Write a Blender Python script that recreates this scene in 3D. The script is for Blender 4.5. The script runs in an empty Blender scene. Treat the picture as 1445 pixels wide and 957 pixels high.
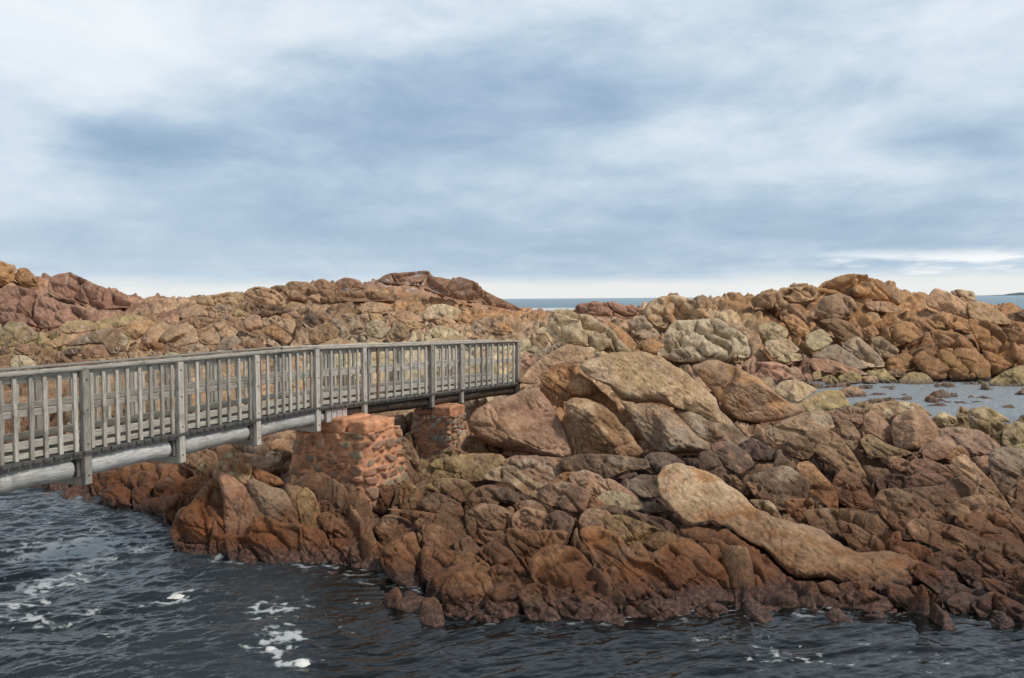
import bpy, math, random
import numpy as np

random.seed(7)
C = bpy.context.scene.collection
F_PX = 1251.0                  # focal length of the photograph in its own pixels
PITCH, ROLL = 0.0454, 0.0073
CAM = np.array([0.0, 0.0, 4.0])
fwd = np.array([0, math.cos(PITCH), -math.sin(PITCH)])
_r = np.array([1.0, 0, 0]); _u = np.cross(_r, fwd)
right = math.cos(ROLL) * _r - math.sin(ROLL) * _u
upv = np.cross(right, fwd)

def ray(px, py):
    """direction of the sight line through a pixel, scaled to one metre of depth (y)"""
    px = np.asarray(px, float)[..., None]; py = np.asarray(py, float)[..., None]
    d = fwd * F_PX + right * (px - 722.5) - upv * (py - 478.5)
    return d / d[..., 1:2]

def at(px, py, D):
    return CAM + ray(px, py) * np.asarray(D, float)[..., None]

# ------------------------------------------------------------------ noise
def _hash(ix, iy, iz, s):
    h = (ix.astype(np.int64) * 73856093) ^ (iy.astype(np.int64) * 19349663) ^ (iz.astype(np.int64) * 83492791) ^ (s * 2654435761)
    h &= 0xffffffff
    h = ((h ^ (h >> 16)) * 0x45d9f3b) & 0xffffffff
    h = ((h ^ (h >> 16)) * 0x45d9f3b) & 0xffffffff
    return h ^ (h >> 16)

def _h01(h): return (h & 0xffff).astype(np.float32) / 65535.0

def perlin(p, seed=0):
    p = np.asarray(p, np.float32)
    i = np.floor(p).astype(np.int64); f = p - i
    w = f * f * f * (f * (f * 6 - 15) + 10)
    out = 0
    for dx in (0, 1):
        for dy in (0, 1):
            for dz in (0, 1):
                h = _hash(i[:, 0] + dx, i[:, 1] + dy, i[:, 2] + dz, seed)
                g = ((h & 1023) / 511.5 - 1) * (f[:, 0] - dx) + (((h >> 10) & 1023) / 511.5 - 1) * (f[:, 1] - dy) + (((h >> 20) & 1023) / 511.5 - 1) * (f[:, 2] - dz)
                ww = (w[:, 0] if dx else 1 - w[:, 0]) * (w[:, 1] if dy else 1 - w[:, 1]) * (w[:, 2] if dz else 1 - w[:, 2])
                out = out + g * ww
    return out.astype(np.float32)

def fbm(p, oct=4, seed=0, gain=0.5, ridged=False):
    a, t, out = 1.0, 0.0, 0
    for o in range(oct):
        n = perlin(p * (2.03 ** o) + 17.3 * o, seed + o)
        if ridged: n = 1 - 2 * np.abs(n) - .5
        out = out + a * n; t += a; a *= gain
    return out / t

def voronoi(p, seed=0, jit=0.9):
    """F1, F2, the nearest cell's random triple and the offset from its centre"""
    p = np.asarray(p, np.float32)
    i = np.floor(p).astype(np.int64); f = (p - i).astype(np.float32)
    n = len(p)
    f1 = np.full(n, 9, np.float32); f2 = f1.copy()
    off = np.zeros((n, 3), np.float32); cid = np.zeros(n, np.int64)
    for dx in (-1, 0, 1):
        for dy in (-1, 0, 1):
            for dz in (-1, 0, 1):
                h = _hash(i[:, 0] + dx, i[:, 1] + dy, i[:, 2] + dz, seed)
                q = np.stack([(h & 1023) / 1023., ((h >> 10) & 1023) / 1023., ((h >> 20) & 1023) / 1023.], 1).astype(np.float32)
                v = f - (np.array([dx, dy, dz], np.float32) + .5 + (q - .5) * jit)
                d = np.sqrt((v * v).sum(1))
                m = d < f1
                f2 = np.where(m, f1, np.minimum(f2, d))
                f1 = np.where(m, d, f1)
                off[m] = v[m]; cid[m] = h[m]
    z = np.zeros(n, np.int64)
    rnd = np.stack([_h01(_hash(cid, z + k, z, 91)) for k in range(3)], 1)
    return f1, f2, rnd, off

def sstep(a, b, x):
    t = np.clip((x - a) / (b - a), 0, 1); return t * t * (3 - 2 * t)

# ------------------------------------------------------------------ objects
def link(name, me, mat=None, parent=None):
    o = bpy.data.objects.new(name, me); C.objects.link(o)
    if mat: me.materials.append(mat)
    if parent: o.parent = parent
    return o

def mesh_np(name, V, quads, smooth=True, color=None, extra=None):
    me = bpy.data.meshes.new(name)
    V = np.ascontiguousarray(V, np.float32); Q = np.ascontiguousarray(quads, np.int32)
    n, k = Q.shape
    me.vertices.add(len(V)); me.vertices.foreach_set('co', V.ravel())
    me.loops.add(n * k); me.loops.foreach_set('vertex_index', Q.ravel())
    me.polygons.add(n)
    me.polygons.foreach_set('loop_start', np.arange(0, n * k, k, dtype=np.int32))
    me.polygons.foreach_set('use_smooth', np.full(n, smooth, dtype=bool))
    if color is not None:
        a = me.attributes.new('tint', 'FLOAT_COLOR', 'POINT')
        c = np.ones((len(V), 4), np.float32); c[:, :color.shape[1]] = color
        a.data.foreach_set('color', c.ravel())
    for nm, arr in (extra or {}).items():
        a = me.attributes.new(nm, 'FLOAT', 'POINT'); a.data.foreach_set('value', np.ascontiguousarray(arr, np.float32))
    me.update(calc_edges=True); me.validate()
    return me

def grid_quads(ny, nx):
    i = np.arange(ny * nx).reshape(ny, nx)
    return np.stack([i[:-1, :-1], i[:-1, 1:], i[1:, 1:], i[1:, :-1]], -1).reshape(-1, 4)

def empty(name, loc, rz=0.0):
    o = bpy.data.objects.new(name, None); C.objects.link(o); o.empty_display_size = .2
    o.location = loc; o.rotation_euler = (0, 0, rz); return o

def tag(o, label=None, cat=None, group=None, kind=None):
    if label: o['label'] = label
    if cat: o['category'] = cat
    if group: o['group'] = group
    if kind: o['kind'] = kind
    return o

# ------------------------------------------------------------------ colours of the stone itself (linear)
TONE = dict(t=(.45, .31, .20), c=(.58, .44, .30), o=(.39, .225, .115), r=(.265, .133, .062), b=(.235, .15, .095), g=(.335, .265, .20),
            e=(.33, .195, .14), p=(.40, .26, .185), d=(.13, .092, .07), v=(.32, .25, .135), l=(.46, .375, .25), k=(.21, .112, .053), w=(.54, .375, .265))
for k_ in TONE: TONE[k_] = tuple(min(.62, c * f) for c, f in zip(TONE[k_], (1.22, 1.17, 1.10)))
# ------------------------------------------------------------------ terrain: heights at surveyed points, (px, py, depth m, stone)
CTRL = """
-500 640 19 r;-300 660 19.5 r;-120 680 19.5 r;0 690 19.5 r;110 700 18.1 r;180 716 17.3 r;250 748 15.6 r;290 792 13.7 r;360 797 13.5 r;440 802 13.3 r;540 817 12.8 r;580 850 11.8 r;640 872 11.2 k
760 887 10.85 k;830 878 11 k;900 878 11 k;1050 872 11.1 k;1150 868 11.2 k;1250 868 11.2 k;1330 868 11.2 k;1445 886 10.75 k;1600 890 10.7 k;1900 890 10.7 k
-500 560 24 b;-200 575 24 b;0 590 24.5 b;150 600 24 b;300 600 22 b;360 625 18.5 b;330 662 15.6 r;300 700 15 r;400 700 15 b;350 760 14 r
460 722 16 b;500 736 15.3 b;545 706 16.3 b;480 660 17.6 b;565 700 16.2 b;410 712 15.4 b;600 655 19 v;650 640 19.5 b;640 700 15.6 b;700 665 17 b;560 760 14 b;640 800 12.6 b;700 760 13.4 b;760 805 12.3 r
800 740 13.6 b;800 690 15.3 b;870 720 14.1 b;880 800 12.3 r;920 690 15.6 d;1000 780 12.9 r;1000 830 11.9 k;1100 810 12.3 r;1080 735 14 b;1200 800 12.6 r;1300 810 12.3 r;1400 830 12 k
700 600 20 p;780 590 20.5 o;720 565 22 o;850 640 18.2 d;900 600 20 t;800 505 24 p;900 505 23 t;960 515 23.5 t;1000 560 22 t;1060 590 22 p;1030 512 25 p;1120 570 24 p
950 650 17.2 d;1050 650 18 d;1150 640 19 b;1050 690 16 b;1150 700 15.7 o;1200 720 15 b;1280 720 15 b;1240 660 18 b;1330 670 17.4 b;1400 700 16 b;1445 760 13.8 b;1440 640 19 g;1350 740 14.4 b;1600 720 15 b;1850 720 15 b;1600 640 19 b
1150 585 25.5 v;1220 590 25 b;1290 585 26 p;1360 600 24.5 v;1430 600 24.5 v;1600 600 24.5 v;1200 560 28.5 v
1180 600 28.5 v;1300 612 28 b;1400 612 28 b;1650 612 28 b
1160 563 34 b;1300 570 34 b;1450 566 35 b;1650 566 35 b;1250 555 38 b;1400 552 39 b;1650 552 39 b
1110 545 39 v;1180 543 40 v;1250 540 41 v;1330 541 41 v;1420 548 38.5 v;1460 556 36 v;1650 545 40 v
1060 525 41 e;1130 520 42 e;1000 505 42 g;940 500 42 o;900 460 45 t;900 430 48 t;960 430 48 t;1010 455 46 l;1060 430 49 o;1120 412 51 o;1110 460 46 o;1200 400 52 o;1240 400 52 o;1200 450 47.5 o;1300 480 45 r;1270 430 50 o;1340 430 50 o;1400 452 48.5 r;1380 490 44.5 r;1440 480 45 r;1440 464 47 r;1600 472 46 r;1800 480 45 r
880 490 40 o;830 500 33 l;800 470 37 l;840 460 40 l;770 500 30 l;870 450 50 e;830 436 58 e;890 438 58 e;770 447 58 o;740 446 55 o;740 480 40 t;745 520 29 p
720 440 64 e;660 412 66 e;600 392 67 e;560 396 67 e;500 402 66 e;440 404 65 b;560 430 56 o;640 435 56 o;690 450 52 o;600 460 44 t;680 470 42 t;480 440 50 b;400 413 57 t;350 420 56 t;290 434 57 t;420 460 42 b;500 470 41 g
300 455 43 b;240 470 40 t;340 490 36 b;420 490 37 t;540 485 38 c;620 480 39 c;700 490 36 c;560 530 31 c;640 550 28 c;480 540 29 c;420 560 26.5 c;330 540 29 t;250 560 27.5 t;330 580 24 t;700 540 28 c;580 590 22.5 b;520 570 25 t
250 431 67 e;200 427 66 e;160 420 64 e;100 394 63 e;50 386 62 e;0 378 61 o;-60 366 62 o;-300 360 64 o;-700 380 64 o;150 430 56 e;80 430 54 e;0 420 54 e;60 455 46 e;150 455 45 e;-200 440 48 e;-500 440 48 e
0 470 41 v;80 475 40 v;160 465 41 t;60 505 34.5 b;150 510 33.5 b;0 540 29 b;120 560 27 b;-200 500 35 b;-500 500 35 b
"""
cp, cc = [], []
for it in CTRL.replace('\n', ';').split(';'):
    w = it.split()
    if len(w) == 4:
        px, py, D = map(float, w[:3]); p = at(px, py, D); cp.append(((px - 722.5) / F_PX, math.log(D), p[2])); cc.append(TONE[w[3]])
def extra_pt(u, D, z, t):
    cp.append((u, math.log(D), z)); cc.append(TONE[t])
for u in np.arange(-1.1, 1.11, .1):
    extra_pt(u, 8.5, -2.6, 'd'); extra_pt(u, 4, -3.2, 'd')
    extra_pt(u, 9.9, -1.3, 'd')
    extra_pt(u, 78, .4 if u < .0 else -.5, 'e'); extra_pt(u, 90, -2.5, 'e'); extra_pt(u, 110, -4, 'e')
for px, D, z in ((-500, 14, -1.8), (-300, 14, -2), (-100, 14.5, -2), (50, 15.5, -1.7), (150, 14.5, -1.4), (220, 13, -1.3), (0, 12, -2.4), (200, 11.5, -2.), (350, 11.8, -1.3), (480, 11, -1.3), (-200, 12, -2.4), (80, 17.6, -.6), (-150, 18, -.7)):
    extra_pt((px - 722.5) / F_PX, D, z, 'd')
cp = np.array(cp); cc = np.array(cc)

def rbf_fit(X, Y, reg=2e-3):
    n = len(X); A = np.sqrt(((X[:, None] - X[None]) ** 2).sum(-1)) + np.eye(n) * reg * -1
    P = np.c_[np.ones(n), X]; M = np.zeros((n + 3, n + 3)); M[:n, :n] = A; M[:n, n:] = P; M[n:, :n] = P.T
    return np.linalg.solve(M, np.r_[Y, np.zeros((3,) + Y.shape[1:])])
NU, NV = 330, 330
gu = np.linspace(-1.05, 1.05, NU); gv = np.linspace(math.log(3.5), math.log(112), NV)
GU, GV = np.meshgrid(gu, gv)
wts = rbf_fit(cp[:, :2], cp[:, 2])
zz = np.zeros(NU * NV); G = np.c_[GU.ravel(), GV.ravel()]
for s in range(0, len(G), 20000):
    g = G[s:s + 20000]; d = np.sqrt(((g[:, None] - cp[None, :, :2]) ** 2).sum(-1))
    zz[s:s + 20000] = d @ wts[:-3] + wts[-3] + g @ wts[-2:]
ZG = zz.reshape(NV, NU)
k = np.array([.25, .5, .25])
for _ in range(2):
    ZG[1:-1] = .25 * ZG[:-2] + .5 * ZG[1:-1] + .25 * ZG[2:]; ZG[:, 1:-1] = .25 * ZG[:, :-2] + .5 * ZG[:, 1:-1] + .25 * ZG[:, 2:]
d2 = ((G[:, None] - cp[None, :, :2]) ** 2).sum(-1) if len(G) * len(cp) < 6e7 else None
w_ = 1 / (d2 + 4e-4) ** 2; CG = (w_ @ cc) / w_.sum(1)[:, None]; CG = CG.reshape(NV, NU, 3); del d2, w_

def bil(A, u, v):
    x = np.clip((u - gu[0]) / (gu[1] - gu[0]), 0, NU - 1.001); y = np.clip((v - gv[0]) / (gv[1] - gv[0]), 0, NV - 1.001)
    i = x.astype(int); j = y.astype(int); fx = x - i; fy = y - j
    if A.ndim == 3: fx = fx[..., None]; fy = fy[..., None]
    return (A[j, i] * (1 - fx) + A[j, i + 1] * fx) * (1 - fy) + (A[j + 1, i] * (1 - fx) + A[j + 1, i + 1] * fx) * fy

def ground_z(x, y):
    return bil(ZG, np.asarray(x, float) / y, np.log(y))

_D = np.exp(np.linspace(math.log(8), math.log(80), 900))
def hit(px, py, dmin=0.0):
    """depth at which the sight line meets the ground"""
    r = ray(px, py); p = CAM + r[None] * _D[:, None]
    below = (p[:, 2] < ground_z(p[:, 0], p[:, 1])) & (_D > dmin)
    return float(_D[np.argmax(below)]) if below.any() else None

# bedding: joints fall to the right
DIP = np.array([[.80, -.25, -.55], [.18, .95, -.18], [.55, .05, .83]]); DIP = np.linalg.qr(DIP.T)[0].T
DIP *= np.sign(np.diag(DIP))[:, None]

def normals(P):
    du = np.gradient(P, axis=1); dv = np.gradient(P, axis=0); n = np.cross(du, dv)
    return n / (np.linalg.norm(n, axis=-1, keepdims=True) + 1e-9)

def build_terrain():
    nu, nv = 1150, 900
    u = np.concatenate([np.linspace(-1.04, -.68, 60)[:-1], np.linspace(-.68, .68, nu - 118), np.linspace(.68, 1.04, 60)[1:]])
    v = np.concatenate([np.linspace(math.log(4), math.log(9.6), 40)[:-1], np.linspace(math.log(9.6), math.log(72), nv - 70), np.linspace(math.log(72), math.log(108), 32)[1:]])
    U, V = np.meshgrid(u, v); D = np.exp(V)
    P = np.stack([U * D, D, bil(ZG, U, V)], -1); N = normals(P); N *= np.sign(N[..., 2:3])
    p = P.reshape(-1, 3).astype(np.float32); n = N.reshape(-1, 3)
    warp = np.stack([perlin(p * .9, 5), perlin(p * .9, 6), perlin(p * .9, 7)], 1)
    q = (p + warp * .35) @ DIP.T.astype(np.float32)
    far = sstep(20, 45, p[:, 1]); left = sstep(-.02, -.12, p[:, 0] / p[:, 1])
    s1 = np.array([1.9, 1.5, .85], np.float32)
    f1, f2, r1, o1 = voronoi(q / s1, 3)
    e1 = f2 - f1
    b1 = 1 - np.exp(-e1 * 11)
    h = b1 * (.06 + (.22 + .18 * far) * r1[:, 0] + (o1 * (r1 - .5)).sum(1) * (.7 + .4 * far))
    s2 = np.array([.80, .62, .40], np.float32)
    g1, g2, r2, o2 = voronoi(q / s2 + 9.1, 13)
    b2 = 1 - np.exp(-(g2 - g1) * 10)
    h += b2 * (.04 + .16 * r2[:, 0] + (o2 * (r2 - .5)).sum(1) * .5)
    h += fbm(p * 1.4, 4, 31) * .16 + fbm(p * 7., 3, 41) * .04 + fbm(p * 2.9, 5, 43, .6, True) * .10
    h += fbm((q / np.array([1.6, 1., .22])).astype(np.float32), 3, 51, ridged=True) * .10 * (.6 + far)
    drop = np.where(p[:, 2] > 0, .10 + .30 * sstep(.15, .9, p[:, 2]) + .10 * far - .10 * sstep(46, 52, p[:, 1]), .10)
    drop = drop + .25 * sstep(.118, .14, p[:, 0] / p[:, 1]) * sstep(27, 30, p[:, 1]) * sstep(43, 40, p[:, 1])
    h -= drop
    h *= np.where(p[:, 1] > 74, .4, 1)
    p2 = p + n * h[:, None]
    # the ground lies a little deeper where a loose rock is bedded in it
    rel = p2.astype(float) - CAM; dep = rel @ fwd; ok = dep > 1
    qx = 722.5 + F_PX * (rel @ right) / np.maximum(dep, 1); qy = 478.5 - F_PX * (rel @ upv) / np.maximum(dep, 1)
    M = (DEPTH < 1e8).astype(float)
    for _ in range(2): M = (np.roll(M, 1, 0) + M + np.roll(M, -1, 0)) / 3; M = (np.roll(M, 1, 1) + M + np.roll(M, -1, 1)) / 3
    ci = np.clip(qx / CELL + 19.5, 0, 638.9); cj = np.clip(qy / CELL - .5, 0, 418.9); i0 = ci.astype(int); j0 = cj.astype(int); fx = ci - i0; fy = cj - j0
    mk = (M[j0, i0] * (1 - fx) + M[j0, i0 + 1] * fx) * (1 - fy) + (M[j0 + 1, i0] * (1 - fx) + M[j0 + 1, i0 + 1] * fx) * fy
    mk = np.where(ok & (qy > 300) & (qy < 955), mk, 0)
    p2[:, 2] -= (sstep(.35, 1, mk) * (.20 + .22 * sstep(.2, .8, p[:, 2]) + .15 * far) * (.35 + .65 * sstep(50, 44, p[:, 1]))).astype(np.float32)
    for cl, dz in (([(500, 575), (590, 620), (645, 690), (725, 800), (800, 930), (765, 955), (715, 880), (655, 810), (600, 745), (540, 700), (470, 668)], .9), ([(225, 600), (290, 645), (355, 690), (362, 750), (392, 860), (412, 960), (385, 870), (330, 780), (270, 660)], .9)):
        q_ = np.array(cl, float) * .27162 + np.array((700, 380)); box = (qx > q_[:, 0].min() - 6) & (qx < q_[:, 0].max() + 6) & (qy > q_[:, 1].min() - 6) & (qy < q_[:, 1].max() + 6) & (p[:, 1] < 28)
        ii = np.where(box)[0]; sd, _, _ = poly_sd(q_, qx[ii], qy[ii]); p2[ii, 2] -= (dz * sstep(-4, 3, sd)).astype(np.float32)
    col = bil(CG, U, V).reshape(-1, 3)
    col = col * (.78 + .44 * r1[:, 1:2]) * (.86 + .28 * r2[:, 1:2])
    wm = (r1[:, 2:3] > .78) * .35; col = col * (1 - wm) + np.array(TONE['t']) * wm
    wm = (r2[:, 2:3] > .86) * .4; col = col * (1 - wm) + np.array(TONE['g']) * wm
    P2 = p2.reshape(nv + 0 if False else len(v), nu, 3)
    pieces = []
    # cut along natural lines: near shelf and far headlands, one object each
    rows = len(v); cut = int(np.argmin(np.abs(v - math.log(30.5)))); mid = int(np.argmin(np.abs(u - .115)))
    idx = [('rocky_shore_ground', slice(0, cut + 1), slice(0, nu)), ('headland_hill', slice(cut, rows), slice(0, mid + 1)), ('far_shore_hill', slice(cut, rows), slice(mid, nu))]
    C3 = col.reshape(rows, nu, 3)
    out = []
    for nm, sy, sx in idx:
        a = P2[sy, sx]; me = mesh_np(nm, a.reshape(-1, 3), grid_quads(*a.shape[:2]), True, C3[sy, sx].reshape(-1, 3))
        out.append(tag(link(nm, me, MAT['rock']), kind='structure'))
    return out
# ------------------------------------------------------------------ materials
MAT = {}
class NT:
    def __init__(self, nt): self.nt = nt
    def __call__(self, typ, ins=None, **kw):
        n = self.nt.nodes.new(typ)
        for k, v in kw.items(): setattr(n, k, v)
        for k, v in (ins or {}).items():
            s = n.inputs[k]
            if hasattr(v, 'is_output') or isinstance(v, bpy.types.NodeSocket): self.nt.links.new(v, s)
            else: s.default_value = v
        return n
    def math(self, op, a, b=None, clamp=False):
        n = self.nt.nodes.new('ShaderNodeMath'); n.operation = op; n.use_clamp = clamp
        for i, v in enumerate((a, b)):
            if v is None: continue
            if isinstance(v, bpy.types.NodeSocket): self.nt.links.new(v, n.inputs[i])
            else: n.inputs[i].default_value = v
        return n.outputs[0]
    def mix(self, f, a, b, mode='MIX'):
        n = self.nt.nodes.new('ShaderNodeMix'); n.data_type = 'RGBA'; n.blend_type = mode
        for k, v in ((0, f), (6, a), (7, b)):
            if isinstance(v, bpy.types.NodeSocket): self.nt.links.new(v, n.inputs[k])
            else: n.inputs[k].default_value = (*v, 1) if isinstance(v, tuple) and len(v) == 3 else v
        return n.outputs[2]
    def ramp(self, f, *pts):
        n = self.nt.nodes.new('ShaderNodeMapRange'); n.clamp = True; n.interpolation_type = 'SMOOTHSTEP'
        if isinstance(f, bpy.types.NodeSocket): self.nt.links.new(f, n.inputs[0])
        n.inputs[1].default_value, n.inputs[2].default_value = pts[0], pts[1]
        n.inputs[3].default_value, n.inputs[4].default_value = (pts[2], pts[3]) if len(pts) > 2 else (0, 1)
        return n.outputs[0]
    def noise(self, vec, scale, detail=5, rough=.55, dist=0.0, out=0):
        n = self.nt.nodes.new('ShaderNodeTexNoise'); n.inputs['Scale'].default_value = scale; n.inputs['Detail'].default_value = detail
        n.inputs['Roughness'].default_value = rough; n.inputs['Distortion'].default_value = dist; self.nt.links.new(vec, n.inputs['Vector'])
        return n.outputs[out]
    def mapping(self, vec, scale=(1, 1, 1), rot=(0, 0, 0)):
        n = self.nt.nodes.new('ShaderNodeMapping'); n.inputs['Scale'].default_value = scale; n.inputs['Rotation'].default_value = rot
        self.nt.links.new(vec, n.inputs['Vector']); return n.outputs[0]

def new_mat(name):
    m = bpy.data.materials.new(name); m.use_nodes = True; nt = m.node_tree
    b = nt.nodes['Principled BSDF']; return m, NT(nt), b, nt

def mat_rock():
    m, N, b, nt = new_mat('weathered_granite')
    pos = N('ShaderNodeNewGeometry').outputs['Position']
    tint = N('ShaderNodeAttribute', attribute_name='tint').outputs['Color']
    big = N.noise(pos, .55, 5, .6); mid = N.noise(pos, 2.6, 6, .62, .4); fine = N.noise(pos, 15, 5, .7); grain = N.noise(pos, 70, 2, .6)
    col = N.mix(1.0, tint, N.mix(N.ramp(mid, .25, .75), (.70, .66, .62), (1.28, 1.26, 1.22)), 'MULTIPLY')
    # rust, pale weathering, dark lichen, each with an edge of its own
    col = N.mix(N.math('MULTIPLY', N.ramp(big, .52, .70), .55), col, N.mix(mid, (.26, .125, .06), (.38, .23, .12)))
    b2 = N.noise(N.mapping(pos, (1, 1, 1), (1, 2, .5)), 1.3, 7, .66, .8)
    col = N.mix(N.math('MULTIPLY', N.ramp(b2, .56, .66), .42), col, (.49, .375, .27))
    b3 = N.noise(N.mapping(pos, (1, 1, 1), (2.2, .3, 1.5)), 1.7, 8, .68, .5)
    col = N.mix(N.math('MULTIPLY', N.ramp(b3, .60, .68), .50), col, (.075, .062, .052))
    b4 = N.noise(N.mapping(pos, (1, 1, .35), (.5, 1.1, 2.2)), 3.4, 7, .7)
    col = N.mix(N.math('MULTIPLY', N.ramp(b4, .62, .72), .22), col, (.30, .24, .07))
    # faint bedding swirls
    sw = N('ShaderNodeTexWave', {'Vector': N.mapping(pos, (1, 1, 1), (.2, .75, .1)), 'Scale': .9, 'Distortion': 7.0, 'Detail': 4.0, 'Detail Scale': 1.4}, bands_direction='Z').outputs[1]
    col = N.mix(N.ramp(sw, 0, 1, 0, .22), col, N.mix(1.0, col, (.62, .55, .50), 'MULTIPLY'))
    col = N.mix(1.0, col, N.mix(N.ramp(fine, .3, .7), (.74, .72, .70), (1.22, 1.22, 1.22)), 'MULTIPLY')
    col = N.mix(N.math('MULTIPLY', N.ramp(grain, .60, .74), .35), col, (.05, .04, .035))
    # band wetted by the sea: dark, red-brown, slick, crusted with weed
    sep = N('ShaderNodeSeparateXYZ', {0: pos}); zz = N.math('ADD', sep.outputs[2], N.math('MULTIPLY', N.math('SUBTRACT', big, .5), 1.1))
    near = N.ramp(sep.outputs[1], 24, 30, 1, 0)
    wet = N.math('MULTIPLY', N.ramp(zz, 1.0, .22), near)
    wcol = N.mix(1.0, col, (.47, .36, .28), 'MULTIPLY')
    col = N.mix(wet, col, wcol)
    tide = N.ramp(N.math('ADD', sep.outputs[2], N.math('MULTIPLY', fine, .30)), .42, .20)
    col = N.mix(N.math('MULTIPLY', tide, .75), col, N.mix(N.ramp(fine, .45, .62), (.035, .022, .016), (.17, .09, .07)))
    deep = N.ramp(sep.outputs[2], -.05, -.45)  # bed colour darkened with depth, in place of light absorbed by the water
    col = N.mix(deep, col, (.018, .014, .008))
    # bird-whitened crest of the central headland
    hx = N.math('MULTIPLY', N.ramp(sep.outputs[1], 54, 58), N.math('MULTIPLY', N.ramp(sep.outputs[0], -14, -11), N.ramp(sep.outputs[0], -2, -4.5)))
    gu_ = N.math('MULTIPLY', N.math('MULTIPLY', hx, N.ramp(sep.outputs[2], 3.9, 4.8)), N.ramp(N.noise(N.mapping(pos, (1, 1, 2.5)), 1.1, 8, .75), .53, .60))
    col = N.mix(N.math('MULTIPLY', gu_, .7), col, (.55, .53, .50))
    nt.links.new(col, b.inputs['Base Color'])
    nt.links.new(N.math('SUBTRACT', .88, N.math('MULTIPLY', N.math('MAXIMUM', N.math('MULTIPLY', wet, .55), tide), .40)), b.inputs['Roughness'])
    b.inputs['Specular IOR Level'].default_value = .35
    h = N.math('ADD', N.math('MULTIPLY', N.noise(pos, 5, 8, .7, .3), .55), N.math('ADD', N.math('MULTIPLY', N.noise(pos, 22, 6, .75), .13), N.math('MULTIPLY', N.noise(pos, 75, 3, .7), .05)))
    vor = N('ShaderNodeTexVoronoi', {'Vector': N.mapping(N.mix(.12, pos, N.noise(pos, 3, 3, .6, 0, 1)), (1, .8, 2.2), (.3, .62, .2)), 'Scale': 1.5}, feature='DISTANCE_TO_EDGE').outputs[0]
    h = N.math('ADD', h, N.math('MULTIPLY', N.ramp(vor, 0, .035), N.math('MULTIPLY', N.ramp(b2, .40, .5), .10)))
    bp = N('ShaderNodeBump', {'Height': h, 'Strength': .8, 'Distance': .13})
    nt.links.new(bp.outputs[0], b.inputs['Normal'])
    return m

def mat_wood(name, ca, cb, rough=.8, stain=(.05, .045, .04), axis=0):
    m, N, b, nt = new_mat(name)
    tc = N('ShaderNodeTexCoord').outputs['Object']
    oi = N('ShaderNodeObjectInfo')
    v = N('ShaderNodeVectorMath', {0: tc, 1: (1, 1, 1)}, operation='ADD')
    off = N('ShaderNodeCombineXYZ', {0: N.math('MULTIPLY', oi.outputs['Random'], 37.0), 1: N.math('MULTIPLY', oi.outputs['Random'], 11.0), 2: 0.0})
    nt.links.new(off.outputs[0], v.inputs[1])
    sc = [9, 9, 9]; sc[axis] = .9
    gr = N.noise(N.mapping(v.outputs[0], tuple(sc)), 6, 6, .7, .6); bl = N.noise(v.outputs[0], 2.2, 5, .6); bl2 = N.noise(v.outputs[0], 7, 5, .65)
    col = N.mix(N.ramp(gr, .3, .7), ca, cb)
    col = N.mix(1.0, col, N.mix(oi.outputs['Random'], (.62, .60, .57), (1.24, 1.21, 1.17)), 'MULTIPLY')
    col = N.mix(N.math('MULTIPLY', N.ramp(bl, .55, .72), .6), col, stain)
    col = N.mix(N.math('MULTIPLY', N.ramp(bl2, .60, .72), .35), col, (.20, .13, .09))
    nt.links.new(col, b.inputs['Base Color']); b.inputs['Roughness'].default_value = rough
    b.inputs['Specular IOR Level'].default_value = .25
    bp = N('ShaderNodeBump', {'Height': gr, 'Strength': .5, 'Distance': .006}); nt.links.new(bp.outputs[0], b.inputs['Normal'])
    return m

def mat_tint(name, rough=.9, scale=9.0, bump=.02):
    m, N, b, nt = new_mat(name)
    pos = N('ShaderNodeNewGeometry').outputs['Position']
    tint = N('ShaderNodeAttribute', attribute_name='tint').outputs['Color']
    a = N.noise(pos, scale, 6, .65, .4); c = N.noise(pos, 2.1, 4, .6)
    col = N.mix(1.0, tint, N.mix(N.ramp(a, .3, .7), (.68, .66, .64), (1.25, 1.22, 1.2)), 'MULTIPLY')
    col = N.mix(N.math('MULTIPLY', N.ramp(c, .55, .7), .22), col, (.16, .10, .065))
    nt.links.new(col, b.inputs['Base Color']); b.inputs['Roughness'].default_value = rough
    bp = N('ShaderNodeBump', {'Height': N.noise(pos, 26, 6, .7), 'Strength': .7, 'Distance': bump}); nt.links.new(bp.outputs[0], b.inputs['Normal'])
    return m

def mat_plain(name, c, rough=.6, metal=0.0):
    m, N, b, nt = new_mat(name)
    pos = N('ShaderNodeTexCoord').outputs['Object']
    col = N.mix(N.noise(pos, 6, 5, .6), tuple(x * .75 for x in c), tuple(min(1, x * 1.2) for x in c))
    nt.links.new(col, b.inputs['Base Color']); b.inputs['Roughness'].default_value = rough; b.inputs['Metallic'].default_value = metal
    return m

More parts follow.
